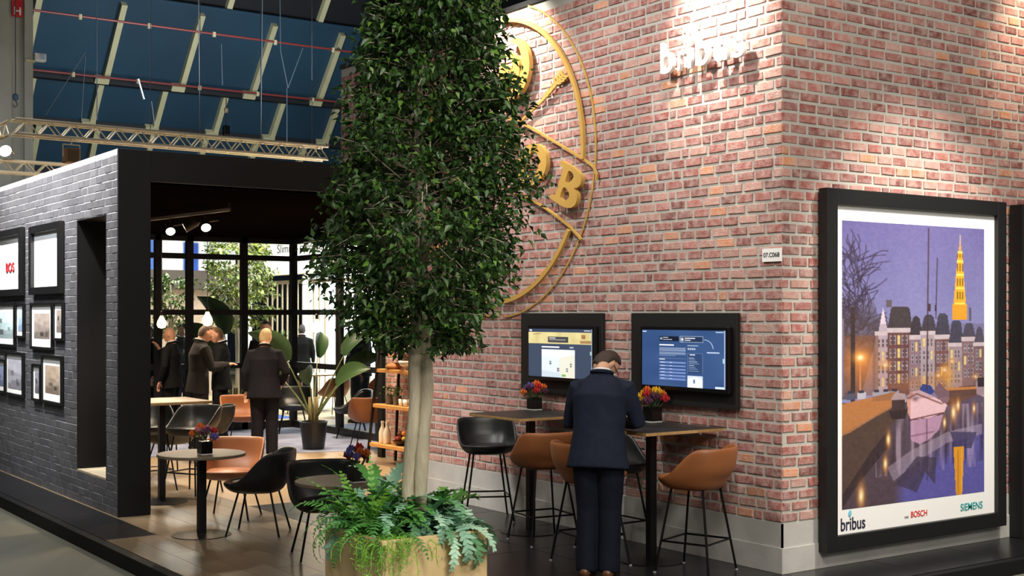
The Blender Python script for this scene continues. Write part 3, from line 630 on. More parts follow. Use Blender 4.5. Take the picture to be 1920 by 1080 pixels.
# angle 180 deg points to smaller Y (right in the picture); the banner interrupts the rings between the heights of its edges
for s in (1, -1):
    fl = lambda pts: pts if s == 1 else [(2 * EY - y, z) for y, z in pts]
    strip(fl(arc(1.385, 93, 184.5)), 0.042, 0.03, XF - 0.03, 'ring_inner'); strip(fl(arc(1.385, 212, 266)), 0.042, 0.03, XF - 0.03, 'ring_inner')
    strip(fl(arc(1.535, 109, 188)), 0.016, 0.010, XF - 0.014, 'ring_outer'); strip(fl(arc(1.535, 188, 213)), 0.016, 0.010, XF - 0.014, 'ring_outer'); strip(fl(arc(1.535, 213, 266)), 0.016, 0.010, XF - 0.014, 'ring_outer')
    strip(fl([wp(*p) for p in ((900, 205), (970, 228), (1000, 243), (1035, 264), (1065, 282), (1097, 302), (1110, 313), (1116, 327), (1115, 338))]), 0.02, 0.02, XF - 0.03, 'banner_edge')
    strip(fl([wp(*p) for p in ((930, 348), (975, 364), (1014, 386), (1040, 404), (1066, 425), (1087, 449))]), 0.02, 0.02, XF - 0.03, 'banner_edge')
z2 = lambda pts, ox=930, oy=280: [wp(ox + x / 3.6, oy + y / 3.6) for x, y in pts]
Bo = [(460, 78), (485, 90), (540, 122), (580, 158), (597, 195), (590, 238), (568, 260), (548, 266), (566, 300), (566, 350), (546, 385), (512, 398), (470, 386), (425, 358), (385, 326), (390, 306), (412, 308), (425, 296), (440, 245), (470, 140), (464, 118), (452, 100)]
Bh = [[(512, 148), (532, 156), (546, 180), (534, 208), (508, 228), (488, 220), (498, 185)], [(478, 258), (500, 270), (515, 300), (512, 328), (490, 347), (466, 342), (454, 322), (464, 285)]]
loc_child(poly_plate(smoothloop(z2(Bo), 3), [smoothloop(z2(h), 4) for h in Bh], XF - 0.075, 0.045, M_gold, 'letter'), em)
ov = lambda cx, cy, rx, ry, t: [wp(cx + rx * math.cos(a) * math.cos(t) - ry * math.sin(a) * math.sin(t), cy + rx * math.cos(a) * math.sin(t) + ry * math.sin(a) * math.cos(t)) for a in np.linspace(0, 2 * math.pi, 40, endpoint=False)]
loc_child(poly_plate(ov(1003, 309, 27, 40, .20), [ov(1003, 310, 12, 26, .20)], XF - 0.075, 0.045, M_gold, 'letter'), em)
loc_child(poly_plate(z2([(110, 860), (75, 880), (30, 900), (10, 960), (30, 1010), (60, 1000), (110, 1010), (150, 960), (140, 900)], 930, 0), [], XF - 0.075, 0.045, M_gold, 'letter_fragment'), em)
# big curled initial, two crescents
loc_child(poly_plate(smoothloop(z2([(150, 255), (200, 280), (235, 350), (246, 430), (235, 520), (200, 610), (150, 660), (90, 690), (60, 660), (110, 620), (160, 560), (190, 470), (190, 380), (165, 310), (110, 285)], 930, 0), 4), [], XF - 0.075, 0.045, M_gold, 'initial_bow'), em)
loc_child(poly_plate(smoothloop(z2([(90, 345), (140, 370), (170, 420), (172, 500), (150, 560), (100, 585), (50, 560), (30, 500), (60, 440), (100, 450), (115, 500), (130, 470), (120, 410), (85, 385)], 930, 0), 4), [], XF - 0.07, 0.04, M_gold, 'initial_curl'), em)
# wheat stalk
st = [wp(930 + x / 3.6, y / 3.6) for x, y in ((150, 830), (215, 760), (300, 680), (360, 610), (410, 550), (450, 500))]
strip(st, [.02, .022, .03, .035, .035, .02], 0.02, XF - 0.03, 'wheat_stalk')
for k, (x, y) in enumerate(((395, 560), (415, 545), (430, 530), (445, 515), (375, 585), (350, 615), (330, 640))):
    for sx, sy in ((-18, -38), (40, 0)) if k < 4 else ((-6, -20), (16, 6)):
        strip([wp(930 + x / 3.6, y / 3.6), wp(930 + (x + sx * .6) / 3.6, (y + sy * .7) / 3.6), wp(930 + (x + sx) / 3.6, (y + sy) / 3.6)], [.02, .028, .006], 0.02, XF - 0.032, 'wheat_grain')
# white raised lettering
sgn = thing('raised_lettering', 'white raised lettering reading bribus under the bright spotlight', 'sign', (XF, 7.5, 3.9))
M_letter = mat('letter_white', (240, 240, 238), 0.45)
for k, (ch, yl, yr, h) in enumerate((('b', 8.00, 7.83, .26), ('r', 7.79, 7.70, .165), ('i', 7.67, 7.625, .165), ('b', 7.58, 7.41, .26), ('u', 7.37, 7.21, .165), ('s', 7.18, 7.03, .165))):
    loc_child(text_mesh(ch if ch != 'i' else 'l', M_letter, 'letter', MX_F, (XF - 0.085, yl, 3.935), (yl - yr) * .92, h, 0.018, bold=0.012), sgn)
loc_child(poly_plate(smoothloop([(7.66, 4.13), (7.61, 4.17), (7.60, 4.22), (7.65, 4.30), (7.70, 4.22), (7.71, 4.17)], 5), [smoothloop([(7.67, 4.16), (7.635, 4.18), (7.635, 4.22), (7.665, 4.21)], 5)], XF - 0.07, .05, M_letter, 'drop_symbol'), sgn)

# ---- framed pictures on the dark wall
def room_canvas(seed, tone):
    r = np.random.default_rng(seed); c = Canvas(26, 36, tone)
    c.poly([(0, .0), (1, .0), (1, .5 + r.uniform(-.1, .1)), (0, .35)], tuple(min(255, v * 1.12) for v in tone)); c.poly([(0, .75), (1, .65), (1, 1), (0, 1)], tuple(v * .8 for v in tone))
    for k in range(4): u, v = r.uniform(.05, .7), r.uniform(.25, .75); kf = r.uniform(.4, 1.15); c.rect(u, v, u + r.uniform(.1, .3), v + r.uniform(.08, .25), tuple(kf * q for q in tone))
    c.noise((6, 8), 26, seed); return c
M_fr = mat('frame_black', (14, 14, 15), 0.35)
PL = [  # x0, x1, y0, y1, frame width, mat width, tone, label
 (-12, 48, 432, 556, .085, 0, (250, 250, 250), 'large black framed white print with a red word on the dark brick wall'),
 (64, 122, 420, 552, .085, 0, (252, 252, 252), 'large black framed white print beside the tall slot in the dark wall'),
 (-9, 32, 568, 650, .035, .07, (176, 196, 200), 'black framed pale green photo at the left picture edge'),
 (34, 49, 568, 634, .03, .05, (150, 176, 210), 'narrow black framed bluish photo under the white print with a red word'),
 (62, 103, 567, 656, .035, .09, (134, 124, 116), 'black framed brown photo with white mount in the middle row'),
 (105, 123, 566, 639, .03, .06, (128, 118, 112), 'narrow black framed photo nearest the tall slot, middle row'),
 (-6, 14, 673, 736, .03, .05, (120, 130, 160), 'narrow black framed photo at the left picture edge, bottom row'),
 (15, 48, 660, 743, .035, .05, (150, 150, 160), 'black framed grey interior photo in the bottom row'),
 (65, 81, 682, 752, .03, .06, (120, 120, 130), 'narrow black framed photo in the bottom row, second pair'),
 (83, 121, 666, 758, .035, .08, (150, 134, 118), 'black framed beige photo nearest the tall slot, bottom row')]
for i, (x0, x1, y0, y1, fw, mw, tone, lb) in enumerate(PL):
    xm = (x0 + x1) / 2; zt = at(xm, y0, X=XL).z; zb = at(xm, y1, X=XL).z; ya = at(x1, y0, X=XL).y; yb = at(x0, y0, X=XL).y
    dp = .06 if i < 2 else .035
    r = thing('framed_picture', lb, 'picture', (XL - 0.006, (ya + yb) / 2, zb), group='framed pictures on the dark brick wall')
    for (a, b, c, d) in ((ya, ya + fw, zb, zt), (yb - fw, yb, zb, zt), (ya + fw, yb - fw, zb, zb + fw), (ya + fw, yb - fw, zt - fw, zt)):
        loc_child(MB().bbox(XL - dp - .006, XL - .006, a, b, c, d, .006).build('frame_rail', M_fr), r)
        if i < 2: 
            ins = fw * .55; 
    loc_child(MB().box(XL - .02, XL - .008, ya + fw * .8, yb - fw * .8, zb + fw * .8, zt - fw * .8).build('mount', M_white), r)
    g0, g1, h0, h1 = ya + fw + mw, yb - fw - mw, zb + fw + mw, zt - fw - mw
    if i >= 2: loc_child(room_canvas(i, tone).mesh('photo', M_print, MX_F, (XL - .0212, g1, h0), g1 - g0, h1 - h0), r)
    elif i == 0: loc_child(text_mesh('BOS', mat('ink_red', (170, 20, 30), .6), 'lettering', MX_F, (XL - .026, at(15, 500, X=XL).y, 2.47), .40, .115, .003, bold=.02), r)
    else:
        c = Canvas(40, 40, (250, 250, 250)); c.glow(.35, .55, .08, .07, (205, 208, 210), .5); c.glow(.7, .6, .1, .05, (215, 216, 218), .5); c.rect(.93, .44, 1, .50, (70, 70, 76)); loc_child(c.mesh('photo', M_print, MX_F, (XL - .0212, g1, h0), g1 - g0, h1 - h0), r)

# ---- trusses, column and hall lamps
M_alu = mat('truss_aluminium', (226, 208, 176), 0.4, metal=0.25)
def truss(a, b, label, n):
    a = Vector(a); b = Vector(b); d = (b - a); L = d.length; d.normalize(); sd = d.cross(Vector((0, 0, 1))).normalized(); up = Vector((0, 0, 1)); h = .13
    r = thing('lighting_truss', label, 'truss', a); 
    for i in (-1, 1):
        for j in (-1, 1): MB().tube([sd * h * i + up * h * j, d * L + sd * h * i + up * h * j], .031, 8).build('chord', M_alu, r)
    for k in range(n):
        t0, t1 = L * k / n, L * (k + 1) / n; s = 1 if k % 2 else -1
        for i in (-1, 1): MB().tube([d * t0 + sd * h * i + up * h * s, d * t1 + sd * h * i - up * h * s], .013, 6).build('brace', M_alu, r)
        MB().tube([d * t0 + up * -h + sd * h * s, d * t1 + up * -h - sd * h * s], .013, 6).build('brace', M_alu, r)
truss((5.85, 24, 5.32), (12.05, 24, 5.29), 'long aluminium lighting truss hanging above the lounge roof', 30)
truss((5.68, 24.15, 5.32), (5.68, 29.9, 5.32), 'aluminium truss running back from the left corner of the long truss', 22)
truss((5.85, 29.9, 5.25), (9.2, 29.9, 5.25), 'short far aluminium truss seen low at the left edge', 14)
for i, px in enumerate((585, 375, 489, 282)):
    p = at(px, 250, Y=24); tag(MB().tube([(p.x, 24, 5.46), (p.x, 24, 16)], .008, 6).build('steel_cable', mat('cable_grey')), ('rightmost', 'second from the left', 'second from the right', 'leftmost')[i] + ' cable holding up the long truss', 'cable', 'cables holding the long truss')
c0 = at(30, 300, Y=33); cl = MB()
x0, x1, x2, x3 = (at(p, 300, Y=33).x for p in (-40, 22, 46, 62))
o = MB().box(x0, x1, 33, 33.7, -.12, 16).box(x1, x2, 33.12, 33.7, -.12, 16).box(x2, x3, 33.0, 33.7, -.12, 16).build('wall_column', mat('column_grey', (176, 178, 170), .6, var=.3, vscale=1)); tag(o, 'tall grey steel column of the hall', kind='structure')
rs = thing('hydrant_sign', 'red sign with white letter H on the grey column', 'sign', (x1 + .1, 33, 9))
a = at(22, 30, Y=32.95); b = at(43, -8, Y=32.95)
loc_child(MB().box(a.x, b.x, 32.94, 32.97, a.z, b.z).build('plate', mat('sign_red', (196, 40, 44), .5)), rs)
loc_child(text_mesh('H', mat('sign_white', (235, 232, 228), .5), 'lettering', MX_R, (a.x + .05, 32.93, a.z + .04), b.x - a.x - .1, .2, .002, bold=.03), rs)
# crane hook hanging at the column
hk = thing('lifting_hook', 'small lifting hook on a thin chain before the grey column', 'hook', at(29, 180, Y=32))
MB().tube([(0, 0, 0), (0, 0, 3.2)], .012, 6).build('chain', mat('cable_grey'), hk); MB().lathe([(.02, -.12), (.07, -.08), (.07, .02), (.02, .06)], (0, 0, 0), 10).build('block', mat('hook_blue', (70, 90, 120), .5), hk); MB().tube([(0, 0, -.1), (.05, 0, -.2), (0, 0, -.28), (-.05, 0, -.22)], .015, 6).build('hook', mat('cable_grey'), hk)
# white floodlight on the column edge
p = at(73, 108, Y=33); fl = thing('floodlight', 'small white floodlight on a bracket at the grey column', 'lamp', p)
MB().bbox(-.12, .16, -.1, .1, -.1, .1, .02).build('housing', mat('white_paint', (225, 226, 224), .5), fl); MB().box(-.32, -.1, -.04, .04, -.14, -.08).build('bracket', M_cream, fl); MB().box(.0, .12, -.108, -.1, -.06, .06).build('lens', mat('lens_blue', (170, 190, 225), .2), fl)
# stage lamps on the trusses
p = at(10, 283, Y=29.6); sl = thing('stage_lamp', 'bright glowing stage lamp at the left edge above the dark wall', 'lamp', p)
MB().lathe([(.10, -.20), (.17, -.02), (.19, .0)], (0, 0, 0), 16).build('housing', M_bmetal, sl); e = MB().lathe([(.001, .004), (.185, .0)], (0, 0, 0), 16).build('lens', mat('lamp_white', (255, 250, 240), .3, emit=(255, 250, 240), estr=25), sl); sl.scale = (.7,) * 3; MB().tube([(-.2, 0, .0), (-.2, 0, -.22), (.2, 0, -.22), (.2, 0, 0)], .015, 6).build('yoke', M_alu, sl)
sl.rotation_euler = (math.radians(75), 0, math.radians(-30))
p = at(134, 289, Y=23.87); sl = thing('stage_lamp', 'brown square stage lamp hanging under the long truss', 'lamp', p)
MB().bbox(-.14, .14, -.12, .12, -.17, .10, .03).build('housing', mat('lamp_brown', (140, 104, 66), .5), sl); MB().tube([(-.15, 0, -.05), (-.15, 0, .17), (.15, 0, .17), (.15, 0, -.05)], .014, 6).build('yoke', M_alu, sl); MB().tube([(0, 0, .17), (0, 0, 5.18 - p.z)], .012, 6).build('clamp', M_alu, sl)
for sx in (-.07, .0, .07): MB().box(sx - .028, sx + .028, -.135, -.118, -.15, .08).build('barn_door', mat('lamp_brown2', (96, 70, 46), .5), sl)
hs = thing('chain_hoist', 'black chain hoist hanging above the middle of the truss', 'hoist', at(424, 245, Y=34))
MB().bbox(-.09, .09, -.08, .08, -.14, .14, .03).build('housing', M_bmetal, hs); MB().tube([(0, 0, .14), (0, 0, .9)], .014, 6).build('chain', mat('cable_grey'), hs); MB().lathe([(.02, .5), (.06, .52), (.06, .62), (.02, .66)], (0, 0, 0), 8).build('hook_block', M_alu, hs)
# ================================================================== FURNITURE
M_tanl = mat('leather_tan', (150, 92, 52), 0.45, var=0.35, vscale=6, var_rgb=(122, 70, 38), bump=0.08, bscale=160)
M_blkl = mat('leather_black', (26, 28, 28), 0.38, var=0.3, vscale=6, bump=0.08, bscale=160)
M_leg = mat('leg_black', (14, 14, 15), 0.4, metal=0.5)
M_foot = mat('glide_grey', (150, 150, 150), 0.4)
def face(v): return math.atan2(-v[0], v[1])
def sstep(x): x = min(1, max(0, x)); return x * x * (3 - 2 * x)
def tub(s, hb, hf, a, b, r0, m, parent):
    n, rows = 40, 9; vs = [(0, 0.02, s - 0.055)]; fs = []
    for i in range(1, rows + 1):
        t = i / rows
        for j in range(n):
            th = 2 * math.pi * j / n; c = -math.cos(th); x, y = math.sin(th), math.cos(th)      # c = 1 at the back (-y)
            k = sstep((c + 0.62) / 1.15); h = hf + (hb - hf) * k
            if t < 0.34: rr = t / 0.34 * r0; z = s - 0.055 + 0.012 * (t / .34) ** 2; ra, rb = rr, rr
            else:
                q = (t - 0.34) / 0.66; e = 1 - (1 - q) ** 1.7; ra = r0 + (a - r0) * e; rb = r0 + (b - r0) * e; z = s - 0.043 + (h + 0.043) * q ** 1.25
            sq = 1 / (abs(x) ** 3.0 + abs(y) ** 3.0) ** (1 / 3.0); sq = 1 + (sq - 1) * 0.75
            vs.append((x * ra * sq, y * rb * sq - (0.03 * k if t > .6 else 0), z))
    for j in range(n): fs.append((0, 1 + j, 1 + (j + 1) % n))
    for i in range(rows - 1):
        for j in range(n): fs.append((1 + i * n + j, 1 + (i + 1) * n + j, 1 + (i + 1) * n + (j + 1) % n, 1 + i * n + (j + 1) % n))
    o = MB().add(vs, fs).build('seat_shell', m, parent, True)
    md = o.modifiers.new('s', 'SOLIDIFY'); md.thickness = 0.026; md.offset = 1
    md = o.modifiers.new('v', 'SUBSURF'); md.levels = 1; md.render_levels = 1
    return o
def make_chair(kind):
    m = M_tanl if kind == 'tan' else M_blkl
    r = thing('lounge_chair', '', 'chair'); s = 0.45
    tub(s, 0.31, 0.03, .285, .275, .19, m, r)
    MB().lathe([(0.02, s - .028), (.20, s - .022), (.225, s - .005), (.20, s + .02), (.02, s + .03)], (0, .03, 0), 24).build('seat_cushion', m, r, True)
    for sx in (-1, 1):
        for sy in (-1, 1):
            l = MB().tube([(sx * .15, sy * .14, s - .05), (sx * .235, sy * .235, 0.01)], .0095, 8).build('leg', M_leg, r)
            MB().lathe([(.012, 0), (.012, .012)], (sx * .237, sy * .237, 0), 8).build('glide', M_foot, l)
    MB().tube([(-.15, -.14, s - .045), (.15, -.14, s - .045), (.15, .14, s - .045), (-.15, .14, s - .045), (-.15, -.14, s - .045)], .009, 6).build('under_frame', M_leg, r)
    return r
def make_stool(kind):
    m = M_tanl if kind == 'tan' else M_blkl
    r = thing('bar_stool', '', 'stool'); s = 0.70
    tub(s, 0.26, 0.03, .262, .245, .175, m, r)
    MB().lathe([(0.02, s - .028), (.185, s - .022), (.205, s - .005), (.18, s + .018), (.02, s + .026)], (0, .03, 0), 24).build('seat_cushion', m, r, True)
    P = {}
    for sx in (-1, 1):
        for sy in (-1, 1):
            a = Vector((sx * .14, sy * .13, s - .05)); b = Vector((sx * .23, sy * .225, .01)); P[sx, sy] = a.lerp(b, .64)
            l = MB().tube([a, b], .0095, 8).build('leg', M_leg, r)
            MB().lathe([(.012, 0), (.012, .012)], (sx * .232, sy * .227, 0), 8).build('glide', M_foot, l)
    q = [P[-1, -1], P[1, -1], P[1, 1], P[-1, 1], P[-1, -1]]
    MB().tube(q, .008, 6).build('footrest', M_leg, r)
    MB().tube([(-.14, -.13, s - .045), (.14, -.13, s - .045), (.14, .13, s - .045), (-.14, .13, s - .045), (-.14, -.13, s - .045)], .009, 6).build('under_frame', M_leg, r)
    return r
PROTO = {}
def put_seat(maker, kind, loc, rz, label, group, sc=1.0):
    key = (maker.__name__, kind)
    if key not in PROTO: PROTO[key] = maker(kind); o = PROTO[key]
    else: o = copy_tree(PROTO[key])
    o.location = (loc[0], loc[1], loc[2] if len(loc) > 2 else 0); o.rotation_euler = (0, 0, rz); o['label'] = label; o['group'] = group; o.scale = (sc,) * 3
    return o
gs = 'bar stools at the wall tables'
put_seat(make_stool, 'black', (6.80, 10.15), face((-.45, -.9)), 'black leather bar stool with its seat open to view, beside the far wall table', gs)
put_seat(make_stool, 'tan', (6.55, 8.90), face((.15, 1)), 'tan leather bar stool in front of the far wall table pole', gs)
put_seat(make_stool, 'tan', (6.27, 7.90), face((1, -.15)), 'tan leather bar stool half hidden behind the man in the navy suit', gs)
put_seat(make_stool, 'black', (6.82, 8.28), face((0, -1)), 'black leather bar stool behind the near wall table pole', gs)
put_seat(make_stool, 'tan', (6.73, 7.19), face((-.35, 1)), 'tan leather bar stool right of the near wall table', gs)
gs = 'bar stools at the tall table inside the entrance'
put_seat(make_stool, 'black', (5.15, 13.45), face((-.9, -.5)), 'black bar stool standing behind the tall square table in the entrance', gs)
put_seat(make_stool, 'black', (4.85, 13.95), face((0, -1)), 'black bar stool half hidden by the black entrance post', gs)
M_top = mat('table_black_top', (38, 36, 34), 0.4, var=.25, vscale=4); M_ply = mat('ply_edge', (178, 142, 92), .6, var=.4, vscale=20)
M_taupe = mat('table_taupe', (112, 98, 80), .5, var=.35, vscale=6, stretch=(1, 8, 1)); M_chrome = mat('brushed_base', (70, 68, 64), .3, metal=.8)
def square_table(loc, rz, h, label, s=.40, pole=.032, top=M_top, grp=None):
    r = thing('bar_table', label, 'table', (*loc, 0), rz, grp)
    MB().bbox(-s, s, -s, s, h - .028, h - .003, .003).build('edge_band', M_ply, r); MB().bbox(-s + .001, s - .001, -s + .001, s - .001, h - .003, h, .0012).build('table_top', top, r)
    MB().bbox(-pole, pole, -pole, pole, .012, h - .028, .004).build('pole', M_bmetal, r); MB().lathe([(.27, 0), (.27, .006), (.10, .016), (.04, .018)], (0, 0, 0), 40).build('base_plate', mat('table_base_black', (20, 20, 21), .3, metal=.5), r)
square_table((6.745, 9.36), 0, 1.06, 'black topped square bar table by the wall under the beige banner screen', grp='bar tables along the brick wall')
square_table((6.745, 7.72), 0, 1.06, 'black topped square bar table by the wall beside the man in the navy suit', grp='bar tables along the brick wall')
square_table((4.66, 13.04), 0, 1.06, 'tall square taupe table just inside the lounge entrance', top=M_taupe)
def round_table(loc, h, R, label, top=M_taupe, base=M_chrome, sq=.034):
    r = thing('round_table', label, 'table', (*loc, 0), 0, 'low round tables')
    MB().lathe([(R - .006, h - .026), (R, h - .022), (R, h - .004), (R - .004, h)], (0, 0, 0), 56).build('table_top', top, r)
    MB().bbox(-sq, sq, -sq, sq, .014, h - .026, .004).build('pole', M_bmetal, r); MB().lathe([(.26, 0), (.26, .006), (.12, .016), (.04, .02)], (0, 0, 0), 40).build('base_plate', base, r)
round_table((4.25, 10.88), .725, .385, 'round taupe table with a flower vase, in front of the black entrance post')
round_table((4.42, 8.50), .725, .36, 'round dark table partly hidden behind the wooden planter')
gc = 'tub chairs of the lounge'
put_seat(make_chair, 'black', (4.68, 10.63), face((-.80, .60)), 'black tub chair at the round table, seen from its side', gc)
put_seat(make_chair, 'tan', (4.83, 11.62), face((-.62, -.78)), 'tan tub chair behind the round table with flowers', gc)
put_seat(make_chair, 'black', (4.68, 9.32), face((-.3, -1)), 'black tub chair at the round table behind the planter', gc)
# far chairs of the lounge
for (px, py, k, f, lb) in [(394, 866, 'black', (-.9, .45), 'large black tub chair behind the tall table, before the standing men'), (453, 838, 'tan', (-.2, -1), 'tan tub chair beside the left potted plant'), (550, 812, 'black', (-.4, -.9), 'black tub chair right behind the man standing with his back turned'), (660, 820, 'black', (-.9, .5), 'black tub chair right of the large pot'), (692, 840, 'tan', (.3, .95), 'tan tub chair close to the ladder shelf'), (322, 890, 'black', (-.2, .9), 'black tub chair under the tall taupe table')]:
    p = at(px, py, z=0); put_seat(make_chair, k, (p.x, p.y), face(f), lb, gc)
gx = 'chairs outside the glass partition'
for (px, d, k, f, lb) in [(626, 24.6, 'tan', (-.4, .9), 'tan tub chair outside the glass partition, wide back turned to us'), (556, 25.5, 'tan', (.9, -.2), 'tan tub chair outside the glass left of the plant stems'), (700, 24.5, 'tan', (-1, .2), 'small tan tub chair outside the glass near the shelf')]:
    p = at(px, 700, d=d); put_seat(make_chair, k, (p.x, p.y, -.0), face(f), lb, gx)
# ---- ladder shelf and its wares
M_shelf = mat('shelf_oak', (206, 150, 84), .5, var=.4, vscale=5, var_rgb=(176, 120, 62), stretch=(1, 1, 6))
LS = thing('ladder_shelf', 'ladder shelf of four oak boards in a black frame with wares', 'shelf', (8.34, 14.3, 0))
lv = [(.27, .22, .60), (.78, .19, .565), (1.24, .15, .53), (1.655, .12, .50)]
for z, dp, hw in lv: MB().bbox(-dp, .20, -hw, hw, z - .045, z, .003).build('shelf_board', M_shelf, LS)
for s in (-1, 1):
    MB().bar((-.235, s * .625, 0), (-.10, s * .495, 1.75), .03, .03).build('upright', M_bmetal, LS); MB().bar((.19, s * .625, 0), (.19, s * .495, 1.75), .03, .03).build('upright', M_bmetal, LS)
M_milk = mat('milk_glass', (232, 224, 204), .25); M_crm = mat('ceramic_white', (232, 226, 216), .35); M_herb = mat('herb_green', (72, 118, 44), .6, var=.5, vscale=30); M_pot = mat('herb_pot_grey', (112, 104, 92), .7, var=.4, vscale=20)
def sh(y, k, dx=-.06): return (8.34 + dx, 14.3 + y, lv[k][0] + .001)     # +y is further left in the picture
for i, y in enumerate((.42, .30)):
    b = thing('milk_bottle', ('left' if i == 0 else 'right') + ' one of two white milk bottles on the lowest shelf', 'bottle', sh(y, 0, -.12), group='milk bottles')
    MB().lathe([(.045, 0), (.05, .01), (.05, .14), (.035, .19), (.02, .22), (.02, .265), (.024, .27), (.024, .275)], (0, 0, 0), 16).build('glass', M_milk, b, True); MB().lathe([(.024, .275), (.024, .285), (.004, .29)], (0, 0, 0), 12).build('cap', M_crm, b)
fc = [('orange', (224, 120, 40)), ('red apple', (176, 44, 34)), ('yellow lemon', (226, 190, 60)), ('dark red plum', (92, 30, 34)), ('red pomegranate', (150, 50, 44)), ('orange apricot', (230, 140, 60)), ('brown walnut', (110, 70, 44))]
bw = thing('fruit_bowl', 'dark bowl heaped with fruit on the lowest shelf', 'bowl', sh(.02, 0)); MB().lathe([(.05, 0), (.09, .02), (.125, .06), (.12, .06), (.08, .025), (.01, .015)], (0, 0, 0), 24).build('bowl', mat('bowl_dark', (50, 40, 36), .4), bw)
for i, (n, c) in enumerate(fc):
    a = i * 2.4; r_ = .055 if i < 5 else .03; p = sh(.02, 0); z = p[2] + (.085 if i < 5 else .15)
    f = thing('fruit', '%s in the heap of fruit on the lowest shelf' % n, 'fruit', (p[0] + r_ * math.cos(a), p[1] + r_ * math.sin(a), z), group='fruit on the lowest shelf')
    MB().lathe([(.004, -.030), (.022, -.032), (.038, -.012), (.038, .010), (.022, .030), (.006, .026)], (0, 0, 0), 12).build('flesh', mat('fruit_' + n.replace(' ', '_'), c, .4), f, True); MB().tube([(0, 0, .024), (.004, 0, .042)], .002, 5).build('stem', mat('stem_brown', (80, 60, 36), .7), f)
def herb(loc, label, h=.12, n=60, pot_r=.06, pot_h=.12, pm=None, name='potted_herb', seed=1):
    r = np.random.default_rng(seed); t = thing(name, label, 'plant', loc)
    MB().lathe([(pot_r * .8, 0), (pot_r, pot_h), (pot_r * .9, pot_h), (pot_r * .85, pot_h - .01)], (0, 0, 0), 16).build('pot', pm or M_pot, t)
    V = []; F = []
    for k in range(n):
        c = np.array([r.normal(0, pot_r * .7), r.normal(0, pot_r * .7), pot_h + r.uniform(0, h)]); d = r.normal(size=3); d /= np.linalg.norm(d); e = np.cross(d, r.normal(size=3)); e /= np.linalg.norm(e); s = .018
        i = len(V); V += [c - d * s, c + e * s * .6, c + d * s, c - e * s * .6]; F.append((i, i + 1, i + 2, i + 3))
    tag(np_mesh('foliage', np.array(V), np.array(F), M_herb, t), kind='stuff')
    return t
herb(sh(.34, 1), 'green herb in a grey pot, left on the third board', seed=3); herb(sh(.14, 1), 'green herb in a grey pot, right on the third board', seed=4); herb(sh(-.22, 0), 'leafy greens in a dark pot at the right of the lowest board', seed=5, pm=mat('bowl_dark'))
for i, y in enumerate((-.05, -.16)):
    b = thing('ceramic_cup', ('left' if i == 0 else 'right') + ' white ceramic cup on the third board', 'cup', sh(y, 1, -.1), group='cups on the ladder shelf'); MB().lathe([(.03, 0), (.04, .02), (.042, .09), (.037, .09), (.034, .02), (.005, .012)], (0, 0, 0), 16).build('cup', M_crm, b, True)
b = thing('ceramic_figure', 'white ceramic bird figure on the third board', 'figurine', sh(-.30, 1, -.1)); MB().lathe([(.05, 0), (.05, .012), (.02, .03), (.045, .06), (.05, .09), (.028, .13), (.03, .155), (.005, .18)], (0, 0, 0), 14).build('body', M_crm, b, True); MB().ell((0, .04, .15), (.01, .035, .012)).build('beak', M_crm, b)
b = thing('bread_loaf', 'round brown bread loaf on the second board', 'bread', sh(.24, 2)); MB().lathe([(.08, 0), (.11, .02), (.10, .055), (.05, .08), (.005, .085)], (0, 0, 0), 18).build('crumb', mat('bread_crust', (158, 104, 56), .8, var=.5, vscale=30), b, True); MB().bar((-.05, 0, .084), (.05, 0, .084), .012, .006).build('slash', mat('bread_pale', (214, 176, 120), .8), b)
b = thing('footed_bowl', 'white footed bowl on the second board', 'bowl', sh(-.12, 2)); MB().lathe([(.05, 0), (.045, .012), (.03, .03), (.09, .06), (.125, .12), (.118, .12), (.08, .07), (.005, .045)], (0, 0, 0), 24).build('bowl', M_crm, b, True)
herb(sh(-.33, 2, .06), 'small green plant behind the white footed bowl', seed=8, h=.2)
b = thing('antler_ornament', 'white branching ornament on the top board', 'ornament', sh(.12, 3)); MB().lathe([(.06, 0), (.06, .012), (.02, .02)], (0, 0, 0), 14).build('foot', M_crm, b)
for q in (((0, 0, .01), (0, .03, .1), (0, .02, .22)), ((0, .02, .07), (0, .10, .12), (0, .14, .10)), ((0, .02, .12), (0, -.06, .17), (0, -.07, .23))): MB().tube(q, [.014, .011, .005], 7).build('branch', M_crm, b)
